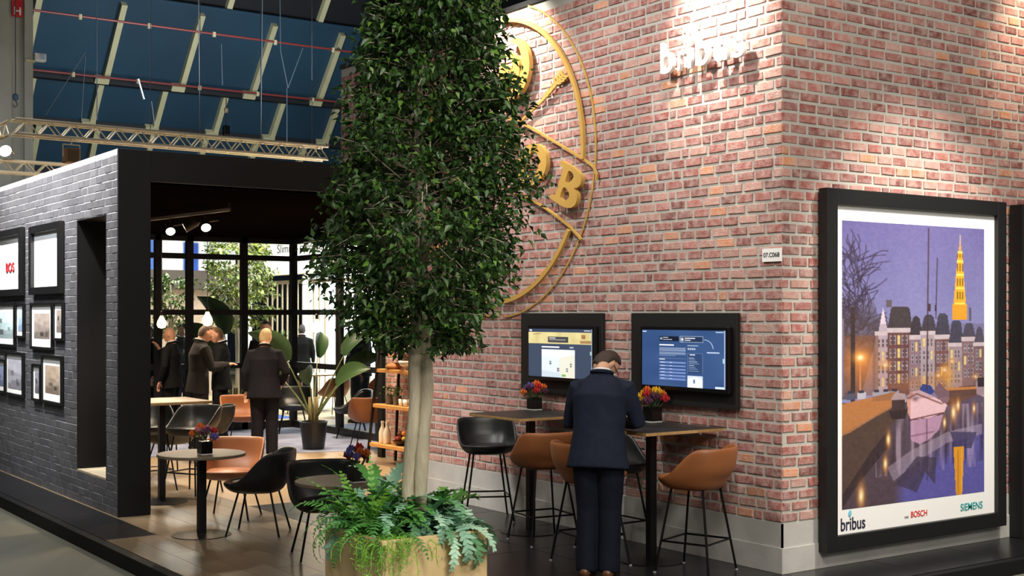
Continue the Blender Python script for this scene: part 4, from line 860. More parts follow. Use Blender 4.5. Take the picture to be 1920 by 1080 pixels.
# ---- flower vases
M_stem = mat('stem_green', (62, 92, 44), .6)
def bouquet(loc, label, cols, R=.115, seed=0, sc=1.0):
    r = np.random.default_rng(seed); t = thing('flower_vase', label, 'vase', loc, group='black flower vases'); t.scale = (sc,) * 3
    s = .052; h = .12
    v = MB().bbox(-s, s, -s, s, .012, h, .004).build('vase', mat('vase_black', (12, 12, 13), .2), t); MB().bbox(-s - .001, s + .001, -s - .001, s + .001, .001, .012, .002).build('glass_foot', mat('vase_foot', (190, 190, 186), .25), t)
    for k, c in enumerate(cols):
        a = k * 2.4; q = math.sqrt((k + .5) / len(cols)); p = np.array([R * q * math.cos(a), R * q * math.sin(a), h + .04 + .075 * (1 - q * q) + r.uniform(-.01, .02)])
        m = mat('petal_%d_%d_%d' % c, c, .55, var=.35, vscale=40); mb = MB(); big = r.uniform(.030, .042)
        mb.ell(p, (big * .55, big * .55, big * .6), nu=8, nv=5)
        for ring, (np_, tilt, rad) in enumerate(((5, .9, .6), (7, .35, .95))):
            for j in range(np_):
                th = 2 * math.pi * j / np_ + ring * .4; d = np.array([math.cos(th), math.sin(th), 0]); e = np.array([-math.sin(th), math.cos(th), 0]); up = np.array([0, 0, 1.0])
                b0 = p + d * big * .15 - up * big * .4; m1 = p + d * big * rad + up * big * (tilt - .35); m2 = p + d * big * rad * (1.15 - tilt * .5) + up * big * (tilt + .25)
                mb.add([b0, m1 - e * big * .45, m2, m1 + e * big * .45], [(0, 1, 2, 3)])
        f = mb.build('flower', m, t); MB().tube([(p[0] * .3, p[1] * .3, h - .03), tuple(p - np.array([0, 0, .01]))], .003, 5).build('stem', M_stem, f)
    V = []; F = []
    for k in range(46):
        a = r.uniform(0, 6.28); q = R * r.uniform(.4, 1.25); c = np.array([q * math.cos(a), q * math.sin(a), h + r.uniform(.0, .10)]); d = np.array([math.cos(a), math.sin(a), r.uniform(-.3, 1)]); d /= np.linalg.norm(d); e = np.cross(d, [0, 0, 1.]); e /= np.linalg.norm(e); i = len(V)
        V += [c - d * .03, c + e * .009, c + d * .03, c - e * .009]; F.append((i, i + 1, i + 2, i + 3))
    tag(np_mesh('greenery', np.array(V), np.array(F), M_stem, t), kind='stuff'); return t
RED, ORG, YEL, PUR, PNK, WHT, VIO = (196, 44, 52), (226, 116, 44), (232, 186, 40), (104, 54, 84), (206, 130, 136), (226, 204, 178), (110, 100, 170)
p = at(1030, 768, z=1.06); bouquet((min(p.x, 7.0), p.y, 1.062), 'black vase of red orange and violet flowers on the far wall table', [ORG, VIO, RED, PNK, PUR, ORG, VIO, RED, WHT, ORG, PUR], seed=1)
p = at(1247, 791, z=1.06); bouquet((min(p.x, 7.0), p.y, 1.062), 'black vase of yellow and orange flowers on the near wall table', [YEL, ORG, YEL, PUR, RED, ORG, YEL, PUR, WHT, YEL, RED, ORG, PUR], seed=2, sc=1.1)
p = at(384, 853, z=.725); bouquet((p.x, p.y, .727), 'black vase of pink and orange flowers on the round table', [PNK, ORG, PUR, VIO, PNK, RED, YEL, PUR, WHT, ORG, VIO], seed=3)
p = at(668, 905, z=.725); bouquet((p.x, p.y, .727), 'black vase of orange and violet flowers behind the planter', [RED, VIO, ORG, (150, 40, 80), VIO, ORG, RED, VIO, (150, 40, 80)], seed=4, R=.095)
# ---- track lights and pendants
M_head = mat('spot_body', (70, 62, 54), .4, metal=.3); M_bulbw = mat('spot_glow', (255, 236, 200), .3, emit=(255, 236, 200), estr=40)
ta, tb = at(262, 414, z=3.17), at(430, 393, z=3.17)
tk = thing('ceiling_track', 'grey lighting track under the lounge ceiling', 'track', (ta.x, ta.y, 3.17)); MB().bar((0, 0, 0), (tb.x - ta.x, tb.y - ta.y, 0), .035, .035).build('rail', mat('track_grey', (150, 140, 128), .5), tk); MB().box(-.01, .01, -.01, .01, .01, .08).build('hanger', M_head, tk)
MB().box(tb.x - ta.x - .01, tb.x - ta.x + .01, tb.y - ta.y - .01, tb.y - ta.y + .01, .01, .08).build('hanger', M_head, tk)
for i, (px, py, q, lb) in enumerate(((322, 432, .36, 'left glowing track spotlight'), (395, 422, .75, 'right glowing track spotlight'), (372, 424, .60, 'unlit track spotlight between the glowing ones'))):
    p = Vector((ta.x + (tb.x - ta.x) * q, ta.y + (tb.y - ta.y) * q, 3.15)); L = thing('track_spotlight', lb, 'lamp', p, group='track spotlights')
    rot = Matrix.Rotation(math.radians(-10), 3, 'Z'); ax = Vector((-.15, -.75, -.62)).normalized() if i < 2 else Vector((-.9, .3, -.5)).normalized()
    MB().tube([(0, 0, 0), (0, 0, -.06)], .012, 8).build('arm', M_head, L); c = Vector((0, 0, -.11))
    MB().tube([c - ax * .09, c - ax * .07, c + ax * .07, c + ax * .085], [.03, .048, .055, .06], 16).build('housing', M_head, L); MB().tube([c + Vector((.05, .02, .03)), c + Vector((.19, .06, .055))], .016, 8).build('driver_box', M_head, L)
    if i < 2: MB().tube([c + ax * .086, c + ax * .09], .054, 16).build('lens', M_bulbw, L); spot('track_lamp', p + c + ax * .13, p + c + ax * 2, 60, WARM, 60, .5, .04)
M_fil = mat('bulb_glow', (255, 214, 140), .3, emit=(255, 206, 130), estr=14)
for (px, py, d, lb) in ((389, 597, 17.0, 'glowing pendant bulb above the man in the dark grey suit'), (594, 610, 17.8, 'glowing pendant bulb above the large potted plant'), (303, 603, 18.9, 'small glowing pendant bulb left above the bald man')):
    p = at(px, py, d=d); L = thing('pendant_bulb', lb, 'lamp', p, group='glowing pendant bulbs')
    MB().lathe([(.005, -.10), (.05, -.085), (.068, -.04), (.06, .0), (.03, .06), (.02, .085)], (0, 0, 0), 16).build('bulb', M_fil, L, True); MB().lathe([(.022, .085), (.022, .15), (.006, .16)], (0, 0, 0), 10).build('socket', M_bmetal, L); MB().tube([(0, 0, .15), (0, 0, CE - p.z)], .0045, 6).build('cord', M_bmetal, L)
    pl = bpy.data.lights.new('pendant_light', 'POINT'); pl.energy = 9; pl.color = WARM; pl.shadow_soft_size = .06; po_ = bpy.data.objects.new('pendant_light', pl); COL.objects.link(po_); po_.location = p + Vector((0, 0, -.2))
# ================================================================== PLANTS
def leaf_cloud(P, D, Nn, S, wr, fold=.18):
    """diamond leaves with a folded midrib: P base points, D directions, Nn normals, S lengths"""
    E_ = np.cross(D, Nn); E_ /= np.linalg.norm(E_, axis=1)[:, None] + 1e-9; Nn = np.cross(E_, D)
    S = S[:, None]; base = P; tip = P + D * S - Nn * S * .12; mid = P + D * S * .5 - Nn * S * .02
    l = P + D * S * .42 + E_ * S * wr + Nn * S * fold; r = P + D * S * .42 - E_ * S * wr + Nn * S * fold
    V = np.stack([base, r, tip, l, mid], 1).reshape(-1, 3); i = np.arange(len(P)) * 5
    F = np.concatenate([np.stack([i, i + 1, i + 2, i + 4], 1), np.stack([i, i + 4, i + 2, i + 3], 1)]); return V, F
def leaf_mat(name, a, b, rough=.45):
    m = mat(name, a, rough, attr=True); nt = m.node_tree; bs = nt.nodes['Principled BSDF']; bs.inputs['Subsurface Weight'].default_value = 0.0
    return m
M_leaf = leaf_mat('ficus_leaf', (60, 90, 40), None)
M_bark = mat('pale_bark', (200, 190, 166), .8, var=.6, vscale=5, var_rgb=(132, 122, 104), stretch=(3, 3, .7), bump=.6, bscale=25)
def ficus(name, label, base, z0, z1, rad, n_twig, per, leaf, seed, trunk_r, n_ind=300, cols=((30, 54, 24), (56, 92, 36), (104, 142, 52)), trunk_top=None, split=True, lean=lambda z: 0.0):
    r = np.random.default_rng(seed); T = thing(name, label, 'tree', base)
    tt = trunk_top or (z0 + .25)
    if split:      # twin stems grown together
        for s, (ox, ph) in enumerate(((-.034, 0.), (.036, 1.4))):
            pts = []; rr = []
            for k in range(15):
                q = k / 14; oo = ox * (1 + .25 * math.sin(q * 9 + ph)) * (.75 + .35 * math.sin(q * 3.4)) + .05 * q; pts.append((oo * RT[0], oo * RT[1] + .012 * math.sin(q * 7 + ph), q * tt)); rr.append(trunk_r * (.86 - .10 * q + .07 * math.sin(q * 19 + ph)))
            MB().tube(pts, rr, 14).build('trunk', M_bark, T, True)
    else: MB().tube([(0, 0, 0), (.02, 0, tt * .5), (.0, .02, tt)], [trunk_r, trunk_r * .9, trunk_r * .75], 12).build('trunk', M_bark, T, True)
    MB().tube([(.06 if split else 0, 0, tt - .1), (.05, .03, (z0 + z1) / 2), (.02, 0, z1 - .2)], [trunk_r * .9, trunk_r * .5, .01], 8).build('leader', M_bark, T, True)
    for k in range(9):
        a = k * 2.4; q = tt - .12 + k * .06; R = .42; MB().tube([(.05 + .02 * math.cos(a), .02 * math.sin(a), q), (.05 + R * .45 * math.cos(a), R * .45 * math.sin(a), q + .16), (.05 + R * math.cos(a), R * math.sin(a), q + .42)], [.022, .014, .006], 7).build('branch', M_bark, T, True)
    P = []; D = []
    tw = MB()
    for k in range(n_twig):
        z = z0 + (z1 - z0) * r.random(); a = r.uniform(0, 2 * math.pi); R = rad(z) * (1 + r.normal(0, .07)) * (1 + .13 * math.sin(3 * a + z * 4) + .10 * math.sin(5 * a - z * 7))
        inner = R * r.uniform(.25, .55); d = np.array([math.cos(a), math.sin(a), r.uniform(-.1, .55)])
        lo_ = lean(z); p0 = np.array([.04 + inner * d[0] + lo_ * RT[0], inner * d[1] + lo_ * RT[1], z]); ln = (R - inner) * 1.05
        drop = r.uniform(.05, .35)
        if k % 4 == 0: tw.tube([p0 - d * .15, p0 + d * ln * .5, p0 + d * ln - np.array([0, 0, drop * ln])], [.005, .004, .002], 4, cap=False)
        for j in range(per):
            t = (j + r.random()) / per; t = t ** .7
            c = p0 + d * ln * t - np.array([0, 0, drop * ln * t * t]) + r.normal(0, .028, 3)
            dd = d * .5 + r.normal(0, .55, 3); dd[2] -= .45; dd /= np.linalg.norm(dd); P.append(c); D.append(dd)
    tw.build('twigs', M_bark, T)['kind'] = 'stuff'
    P = np.array(P); D = np.array(D); n = len(P)
    N_ = r.normal(0, .5, (n, 3)); N_[:, 2] += .9; S = leaf * r.uniform(.65, 1.25, n)
    c0, c1, c2 = (np.array(lin(c)) for c in cols); u = r.random(n); C = np.where(u[:, None] < .72, c0 + (c1 - c0) * (u[:, None] / .72) ** 1.3, c1 + (c2 - c1) * ((u[:, None] - .72) / .28) ** 2.2)
    wpos = P + np.array(base); out = -(P[:, 0] * FW[0] + P[:, 1] * FW[1]) + .15 * r.random(n)
    vz = wpos[:, 2] < 4.0; score = np.where(vz, out, -9) + S * 2; order = np.argsort(-score); ind = order[:n_ind]; rest = order[n_ind:]
    V, F = leaf_cloud(P[rest], D[rest], N_[rest], S[rest], .27); o = np_mesh('foliage', V, F, M_leaf, T, np.repeat(C[rest], 5, 0)); tag(o, kind='stuff')
    for i in ind:
        V, F = leaf_cloud(P[i:i + 1] * 0, D[i:i + 1], N_[i:i + 1], S[i:i + 1], .27); o = np_mesh('leaf', V, F, M_leaf, T, np.repeat(C[i:i + 1], 5, 0)); o.location = P[i]
    return T
# ---- wooden planter
M_oak = mat('planter_oak', (234, 208, 156), .55, var=.5, vscale=3.0, var_rgb=(212, 180, 124), stretch=(2.2, 2.2, .5), bump=.06, bscale=40)
PXc, PYc, PS, PH = 3.99, 6.86, .365, .64
pl = thing('wooden_planter', 'large square pale oak planter carrying the ficus tree', 'planter', (PXc, PYc, 0))
for nm, bx in (('front_panel', (-PS, PS, -PS, -PS + .03)), ('back_panel', (-PS, PS, PS - .03, PS)), ('side_panel', (-PS, -PS + .03, -PS + .031, PS - .031)), ('side_panel', (PS - .03, PS, -PS + .031, PS - .031))):
    ax = 0 if nm != 'side_panel' else 1
    lo, hi = (bx[0], bx[1]) if ax == 0 else (bx[2], bx[3]); n = 3
    body = MB().bbox(bx[0] + (.003 if ax else 0), bx[1] - (.003 if ax else 0), bx[2] + (0 if ax else .003), bx[3] - (0 if ax else .003), .001, PH - .002, .002).build(nm, M_oak, pl)
    for k in range(n):
        a, b = lo + (hi - lo) * k / n + .001, lo + (hi - lo) * (k + 1) / n - .001
        (MB().bbox(a, b, bx[2], bx[3], .0, PH, .002) if ax == 0 else MB().bbox(bx[0], bx[1], a, b, .0, PH, .002)).build('plank', M_oak, body)
MB().box(-PS + .03, PS - .03, -PS + .03, PS - .03, .3, PH - .06).build('soil', mat('soil', (52, 40, 30), .95, var=.6, vscale=30, bump=.6), pl)
def rad_main(z):
    pts = [(1.72, .22), (1.85, .36), (2.05, .50), (2.3, .58), (2.6, .60), (2.9, .57), (3.2, .485), (3.6, .40), (4.0, .375), (4.4, .34), (4.75, .25), (4.95, .05)]
    return float(np.interp(z + (PH - .06), [p[0] for p in pts], [p[1] for p in pts]))
tz = PH - .06
ficus('ficus_tree', 'tall dense green ficus tree growing from the oak planter', (PXc + .05, PYc - .02, tz), 1.74 - tz, 4.9 - tz, rad_main, 1700, 17, .056, 11, .05, trunk_top=1.98 - tz, lean=lambda z: float(np.interp(z + tz, [1.8, 2.5, 3.2, 4.0, 4.9], [.0, .02, .075, .14, .17])))
# ---- ferns around the trunk
def frond(L, droop, width, npin, kind, r, col):
    n = npin; mb = MB(); mb.cur = col; pts = []; a = r.uniform(.55, 1.25); x = z = 0.0
    for i in range(n + 1):
        pts.append((x, z)); a -= droop / n * (1 + i / n); x += math.cos(a) * L / n; z += math.sin(a) * L / n
    mb.tube([(p[0], 0, p[1]) for p in pts], [.004 * (1 - .8 * i / n) for i in range(n + 1)], 4, cap=False)
    tw = r.uniform(-.3, .3)
    for i in range(1, n + 1):
        t = i / n; px_, pz = pts[i]; dx, dz = pts[i][0] - pts[i - 1][0], pts[i][1] - pts[i - 1][1]; l = math.hypot(dx, dz); dx /= l; dz /= l; nx, nz = -dz, dx
        if kind == 'sword': w = width * (math.sin(math.pi * min(1, t * .92 + .1)) ** .6) * (1.0 - .35 * t); q = .55; sweep = .35
        elif kind == 'wavy': w = width * (.35 + .65 * math.sin(math.pi * t) ** .7) * (1 + .55 * (i % 2)); q = 1.15; sweep = .8
        else: w = width * math.sin(math.pi * min(1, t * .9 + .08)) ** .5; q = .9; sweep = .2
        hl = L / n * q
        for s in (-1, 1):
            lift = r.uniform(-.25, .25) * w + (.15 * w if kind != 'sword' else -.15 * w)
            b0 = (px_ - dx * hl * .5, 0, pz - dz * hl * .5); b1 = (px_ + dx * hl * .5, 0, pz + dz * hl * .5)
            tp_ = (px_ + dx * w * sweep + nx * lift, s * w, pz + dz * w * sweep + nz * lift); md = (px_ + dx * (w * sweep * .5 + hl * .55) + nx * lift * .5, s * w * .6, pz + dz * (w * sweep * .5 + hl * .55) + nz * lift * .5); m0 = (px_ + dx * (w * sweep * .5 - hl * .4) + nx * lift * .5, s * w * .55, pz + dz * (w * sweep * .5 - hl * .4) + nz * lift * .5)
            mb.add([b0, m0, tp_, md, b1], [(0, 1, 3, 4), (1, 2, 3)])
    return mb
M_fern = mat('fern_leaf', rough=.5, attr=True)
def fern(loc, label, kind, cols, n, L, width, npin, droop, seed, az=None, name='potted_fern', up=0.0):
    r = np.random.default_rng(seed); T = thing(name, label, 'plant', loc, group='ferns in the oak planter')
    for k in range(n):
        a = (az[0] + (az[1] - az[0]) * r.random()) if az else k * 2.39996 + r.uniform(-.3, .3); c = cols[k % len(cols)]; kk = r.uniform(.8, 1.2)
        mb = frond(L * r.uniform(.7, 1.15), droop * r.uniform(.7, 1.3), width * r.uniform(.8, 1.2), npin, kind, r, tuple(v * kk for v in lin(c)))
        o = mb.build('frond', M_fern, T); o.rotation_euler = (r.uniform(-.2, .2), -up * r.uniform(.2, 1), a); o.location = (r.normal(0, .03), r.normal(0, .03), r.uniform(0, .03))
    return T
zz = PH - .06
def pp(px, py, z=zz + .02): p = at(px, py, z=z); return (min(max(p.x, PXc - .30), PXc + .30), min(max(p.y, PYc - .30), PYc + .30), zz)
DG = [(70, 136, 58), (92, 160, 70), (58, 118, 54)]; BG = [(70, 122, 52), (110, 160, 60), (92, 146, 54)]; BL = [(140, 186, 158), (118, 170, 138), (168, 206, 178), (104, 158, 112)]
R_ = math.radians
fern((PXc - .24, PYc + .14, zz), 'dark green sword fern spilling over the left planter corner', 'sword', DG, 34, .46, .062, 18, 1.7, 21, up=.25)
fern((PXc - .20, PYc - .08, zz), 'mid green sword fern left of the trunk base', 'sword', DG + BG[:1], 34, .44, .060, 18, 1.5, 22, up=.3)
fern((PXc - .24, PYc + .06, zz + .02), 'upright bright green fern standing left in the planter', 'sword', [(134, 186, 66), (104, 162, 58)], 12, .48, .045, 14, .7, 23, up=.65)
fern((PXc + .20, PYc - .20, zz), 'blue-green wavy fern over the right planter rim', 'wavy', BL, 44, .40, .036, 15, 1.9, 24, up=.25)
fern((PXc + .12, PYc + .06, zz), 'blue-green wavy fern behind the trunk on the right', 'wavy', BL, 40, .46, .038, 15, 1.35, 25, up=.45)
fern((PXc - .06, PYc + .22, zz), 'blue-green wavy fern at the back of the planter', 'wavy', BL[:2] + DG[:2], 38, .52, .042, 15, 1.2, 26, up=.5)
fern((PXc + .27, PYc + .06, zz), 'broad bright green leaves at the right back of the planter', 'wavy', [(66, 124, 42), (88, 146, 50)], 9, .42, .045, 12, 1.0, 27, up=.45)
# fine trailing grass-like fern over the front corner
r = np.random.default_rng(31); T = thing('trailing_fern', 'fine bright green trailing fern hanging over the front planter corner', 'plant', (PXc - .25, PYc - .25, zz + .02))
for k in range(90):
    a = R_(225) + r.normal(0, .75); L = r.uniform(.14, .30); mb = MB(); mb.cur = tuple(v * r.uniform(.75, 1.3) for v in lin((120, 176, 52))); x = .0; z = .0; t = r.uniform(.5, 1.2); pts = [(0, 0, 0)]
    for i in range(6): t -= r.uniform(.3, .62); t = max(t, -1.45); x += math.cos(t) * L / 6; z += math.sin(t) * L / 6; pts.append((x, r.normal(0, .006), z))
    mb.tube(pts, .0022, 3, cap=False)
    for i in range(1, 7):
        p = Vector(pts[i])
        for s in range(5): q = p + Vector((r.normal(0, .014), r.normal(0, .014), r.normal(0, .012))); mb.add([p, q + Vector((.003, 0, 0)), q + Vector((0, .003, .004))], [(0, 1, 2)])
    o = mb.build('strand', M_fern, T); o.rotation_euler = (0, 0, a); o.location = (r.normal(0, .07), r.normal(0, .07), r.uniform(0, .02))
# ---- potted bird-of-paradise plants
M_pal = mat('paddle_leaf', (62, 92, 50), .4, attr=True, var=.3, vscale=6)
def paddle(base, elev, az, plen, blen, bw, r, T, col):
    d = Vector((math.cos(az) * math.cos(elev), math.sin(az) * math.cos(elev), math.sin(elev))); h = Vector((math.cos(az), math.sin(az), 0)); b = Vector(base)
    pts = [b + d * plen * t + h * .10 * t * t for t in np.linspace(0, 1, 6)]; o = MB().tube(pts, [.018 - .010 * k / 5 for k in range(6)], 7).build('petiole', M_pal2, T, True)
    mb = MB(); mb.cur = lin(col); n = 9; dirv = (pts[-1] - pts[-2]).normalized(); sd = dirv.cross(Vector((0, 0, 1))).normalized(); sd = Matrix.Rotation(r.uniform(.75, 1.25) * r.choice([-1, 1]), 3, dirv) @ sd; p = pts[-1].copy(); vs = []
    for i in range(n + 1):
        t = i / n; w = bw * 1.35 * (math.sin(math.pi * min(1, .06 + t * .94)) ** .65); up = sd.cross(dirv).normalized()
        vs += [p + sd * w + up * w * .35, p + sd * w * .5 + up * w * .08, p, p - sd * w * .5 + up * w * .08, p - sd * w + up * w * .35]
        p = p + dirv * blen * 1.2 / n; dirv = (dirv + (h * .10 - Vector((0, 0, .05 + .05 * i / n)))).normalized()
    fs = [(i * 5 + j, i * 5 + j + 1, (i + 1) * 5 + j + 1, (i + 1) * 5 + j) for i in range(n) for j in range(4)]
    o2 = mb.add(vs, fs).build('leaf', M_pal, T, True)
M_pal2 = mat('petiole_green', (108, 118, 70), .5)
def paradise(loc, label, H, seed, specs, pr=.20, ph=.40):
    r = np.random.default_rng(seed); T = thing('potted_palm', label, 'plant', loc)
    MB().lathe([(pr * .74, 0), (pr * .78, .01), (pr, ph - .02), (pr + .012, ph), (pr - .015, ph), (pr - .03, ph - .04)], (0, 0, 0), 32).build('pot', mat('pot_black', (20, 20, 21), .4), T)
    MB().lathe([(.002, ph - .035), (pr - .025, ph - .035)], (0, 0, 0), 20).build('soil', mat('soil'), T)
    for k in range(7): a = k * .9; MB().tube([(.05 * math.cos(a), .05 * math.sin(a), ph - .04), (.06 * math.cos(a), .06 * math.sin(a), ph + .35)], [.028, .016], 7).build('stalk', mat('stalk_pale', (150, 138, 92), .7, var=.4), T, True)
    for (az, el, pl_, bl, bw, c) in specs: paddle((.04 * math.cos(az), .04 * math.sin(az), ph + .05), el, az, pl_, bl, bw, r, T, c)
    return T
side = math.atan2(RT[1], RT[0]); away = math.atan2(FW[1], FW[0])
G1, G2, G3 = (58, 88, 44), (44, 72, 36), (88, 114, 56)
p = at(588, 842, z=0)
paradise((p.x, p.y, 0.005), 'bird-of-paradise plant in a large black pot on the blue carpet', 1.8, 41, [(side + math.pi, 1.28, .85, .62, .14, G1), (side, 1.25, .95, .60, .13, G2), (side + .5, 1.0, .75, .50, .12, G2), (side + math.pi - .3, 1.0, .65, .45, .07, G3), (side - .5, 1.05, .55, .55, .13, G1), (away + math.pi, 1.2, .55, .40, .10, G1), (away, 1.3, .9, .5, .12, G2)])
p = at(438, 806, z=0)
paradise((p.x, p.y, 0.005), 'tall bird-of-paradise plant in a black pot behind the standing men', 2.1, 42, [(side + math.pi, 1.56, 1.2, .70, .17, G1), (side + math.pi, 1.35, .95, .60, .13, G3), (side, 1.2, .80, .5, .11, G1), (side - .2, .9, .6, .45, .10, G2), (side + math.pi - .5, 1.1, .9, .5, .10, G3)], .19, .36)
# ficus outside the glass
p = at(445, 700, d=27)
def rad2(z): return float(np.interp(z, [1.6, 2.0, 2.6, 3.6, 4.2, 4.8], [.25, .62, .68, .6, .45, .1]))
ficus('ficus_tree', 'yellow-green ficus tree seen through the glass partition', (p.x, p.y, -.12), 1.75, 4.8, rad2, 330, 14, .11, 12, .06, n_ind=120, cols=((66, 84, 30), (112, 128, 48), (170, 176, 84)), trunk_top=2.0, split=False)
p = at(318, 700, d=27); ficus('ficus_tree', 'small leafy tree seen through the glass at the left', (p.x, p.y, -.12), 1.6, 2.9, lambda z: .38, 90, 12, .11, 13, .04, n_ind=60, cols=((60, 84, 34), (96, 124, 50), (150, 166, 80)), trunk_top=1.8, split=False)
# ================================================================== PEOPLE
def remeshed(mb, name, m, parent, voxel, it=4, extra=None):
    o = mb.build(name, None); md = o.modifiers.new('r', 'REMESH'); md.mode = 'VOXEL'; md.voxel_size = voxel
    sm = o.modifiers.new('s', 'SMOOTH'); sm.iterations = it; sm.factor = .5
    me = bpy.data.meshes.new_from_object(o.evaluated_get(bpy.context.evaluated_depsgraph_get())); bpy.data.objects.remove(o)
    me.materials.clear(); me.materials.append(m); me.shade_smooth(); me.name = name
    o = bpy.data.objects.new(name, me); COL.objects.link(o); o.parent = parent; return o
def person(label, loc, fdir, H=1.78, lean=.0, nod=.1, turn=0.0, arms=None, suit=None, trouser=None, hair=None, skin=(196, 150, 122), vox=.009, glasses=False, stance=.10, shoe=(60, 42, 30), shirt=(225, 225, 228), tilt=0.0, hem=0.79, step=0.0, fat=1.0):
    T = thing('person', label, 'person', loc, face(fdir)); T.scale = (H / 1.78,) * 3
    V3 = Vector; sk = mat('skin_%d_%d_%d' % skin, skin, .5); sp = [V3((0, 0, .95))]; ang = []
    for l, k in ((.13, .5), (.20, .85), (.165, 1.15), (.06, 1.35), (.055, 1.35)):
        a = lean * k if k < 1.4 or lean else nod * .5; a = lean * min(k, 1.35) + (nod * .5 if l == .055 else 0); ang.append(a); sp.append(sp[-1] + V3((0, math.sin(a), math.cos(a))) * l)
    hip, waist, chest, shl, nb, nk = sp; ha = ang[-1] + nod * .6
    HR = Matrix.Rotation(turn, 3, 'Z') @ Matrix.Rotation(-ha, 3, 'X') @ Matrix.Rotation(tilt, 3, 'Y')
    hc = nk + V3((0, math.sin(ha), math.cos(ha))) * .080 + HR @ V3((0, .02, .0))
    ca = ang[2]; SR = V3((.178, .02 * math.cos(ca), -.036)) + shl - V3((0, math.sin(ca), math.cos(ca))) * .012; SL = V3((-SR.x, SR.y, SR.z))
    hd = {1: (V3((.25, .02, 1.14)), V3((.24, .12, .90))), -1: (V3((-.25, .02, 1.14)), V3((-.24, .12, .90)))}
    if arms: hd.update({k: (V3(v[0]), V3(v[1])) for k, v in arms.items()})
    legs = {s: (V3((s * .09, 0, .90)), V3((s * (stance * .95), .03 + s * step * .5, .50)), V3((s * stance, -.02 + s * step, .085))) for s in (-1, 1)}
    X = (1, 0, 0); b = MB()
    # --- one continuous body
    b.tube([hip - V3((0, 0, .08)), hip, waist, chest, shl, nb], [(.13, .095), (.155, .11), (.135, .10), (.155, .11), (.15, .08), (.06, .06)], 16, side=X)
    b.tube([shl, nb, nk, nk + (hc - nk) * .5], [(.08, .07), .056, .054, .05], 12, side=X)
    for s in (-1, 1):
        b.tube(legs[s], [.085, .055, .04], 12); an = legs[s][2]; b.tube([an + V3((0, -.05, -.05)), an + V3((0, .06, -.055)), an + V3((0, .16, -.065))], [.035, .036, .025], 10)
        S = SR if s == 1 else SL; e, h = hd[s]; b.tube([S, S.lerp(e, .5), e, e.lerp(h, .5), h], [.052, .046, .037, .033, .026], 12)
        d = (h - e).normalized(); sd = d.cross(V3((0, 0, 1))); sd = (sd.normalized() if sd.length > .1 else V3((1, 0, 0))); up = sd.cross(d)
        pm = h + d * .05; b.tube([h, h + d * .03, h + d * .085], [(.026, .018), (.040, .017), (.040, .015)], 10, side=sd)
        for k, (o_, l) in enumerate(((-.032, .062), (-.011, .074), (.011, .070), (.031, .056))):
            q = h + d * .085 + sd * o_; b.tube([q - d * .02, q + d * l * .5 - up * .008, q + d * l - up * .03], [.0095, .0092, .008], 8)
        q = h + d * .03 - sd * s * .03; b.tube([q, q + d * .03 - sd * s * .03 - up * .01, q + d * .062 - sd * s * .036 - up * .022], [.012, .011, .009], 8)
    b.ell(hc, (.076, .096, .115), HR, 18, 12); b.ell(hc + HR @ V3((0, .028, -.062)), (.056, .066, .058), HR, 14, 10)
    b.tube([hc + HR @ V3((0, .085, .02)), hc + HR @ V3((0, .112, -.022)), hc + HR @ V3((0, .092, -.035))], [.010, .016, .012], 8)
    b.tube([hc + HR @ V3((-.03, .082, -.062)), hc + HR @ V3((.03, .082, -.062))], .009, 6)
    for s in (-1, 1): b.ell(hc + HR @ V3((s * .080, -.008, -.005)), (.011, .021, .033), HR, 10, 8)
    remeshed(b, 'body', sk, T, vox, 3)
    for s in (-1, 1):
        e = MB().ell(hc + HR @ V3((s * .031, .0865, .012)), (.013, .010, .010), HR, 10, 6).build('eye', mat('eye_white', (225, 222, 215), .3), T, True); MB().ell(hc + HR @ V3((s * .031, .0935, .012)), (.006, .005, .006), HR, 8, 6).build('iris', mat('iris_dark', (50, 38, 30), .3), e, True)
    MB().tube([hc + HR @ V3((-.024, .0925, -.060)), hc + HR @ V3((0, .098, -.061)), hc + HR @ V3((.024, .0925, -.060))], .004, 6).build('lips', mat('lips', (160, 98, 88), .5), T)
    # --- clothes
    f = fat
    j = MB(); hm = V3((0, hip.y, hem)); back = V3((0, -.02 - .02 * lean, 0))
    j.tube([hm + back, V3((0, hip.y - .01, .90)), waist + V3((0, 0, .0)), waist.lerp(chest, .6), chest + V3((0, -.005, .04)), shl - V3((0, 0, .02)), nb - V3((0, 0, .012))], [(.226 * f, .158 * f), (.206 * f, .150 * f), (.182 * f, .132 * f), (.190 * f, .135 * f), (.196 * f, .138 * f), (.160 * f, .108), (.092, .085)], 22, side=X)
    for s in (-1, 1):
        S = SR if s == 1 else SL; e, h = hd[s]; h2 = h - (h - e).normalized() * .015; j.tube([S + V3((-s * .05, 0, .0)), S, S.lerp(e, .5), e, e.lerp(h2, .5), h2], [.070, .078, .068, .058, .052, .044], 14)
    jk = remeshed(j, 'jacket', suit, T, max(vox, .010), 5)
    # back vent and collar
    MB().tube([nb + V3((.075 * math.cos(a), .078 * math.sin(a) - .010, .006 + .018 * -math.sin(a))) for a in np.linspace(0, 2 * math.pi, 20)], .015, 8).build('collar', suit, T, True)
    MB().tube([nb + V3((.062 * math.cos(a), .064 * math.sin(a) - .004, .024 + .015 * -math.sin(a))) for a in np.linspace(0, 2 * math.pi, 20)], .010, 6).build('shirt_collar', mat('shirt_%d_%d_%d' % shirt, shirt, .7), T, True)
    # lapels and shirt front
    fr = chest.lerp(shl, .4); n_ = V3((0, math.cos(ca), -math.sin(ca)))
    MB().add([nb + n_ * .07 + V3((-.04, 0, -.03)), nb + n_ * .07 + V3((.04, 0, -.03)), waist.lerp(chest, .7) + n_ * .150 + V3((0, 0, 0))], [(0, 1, 2)]).build('shirt_front', mat('shirt_%d_%d_%d' % shirt), T)
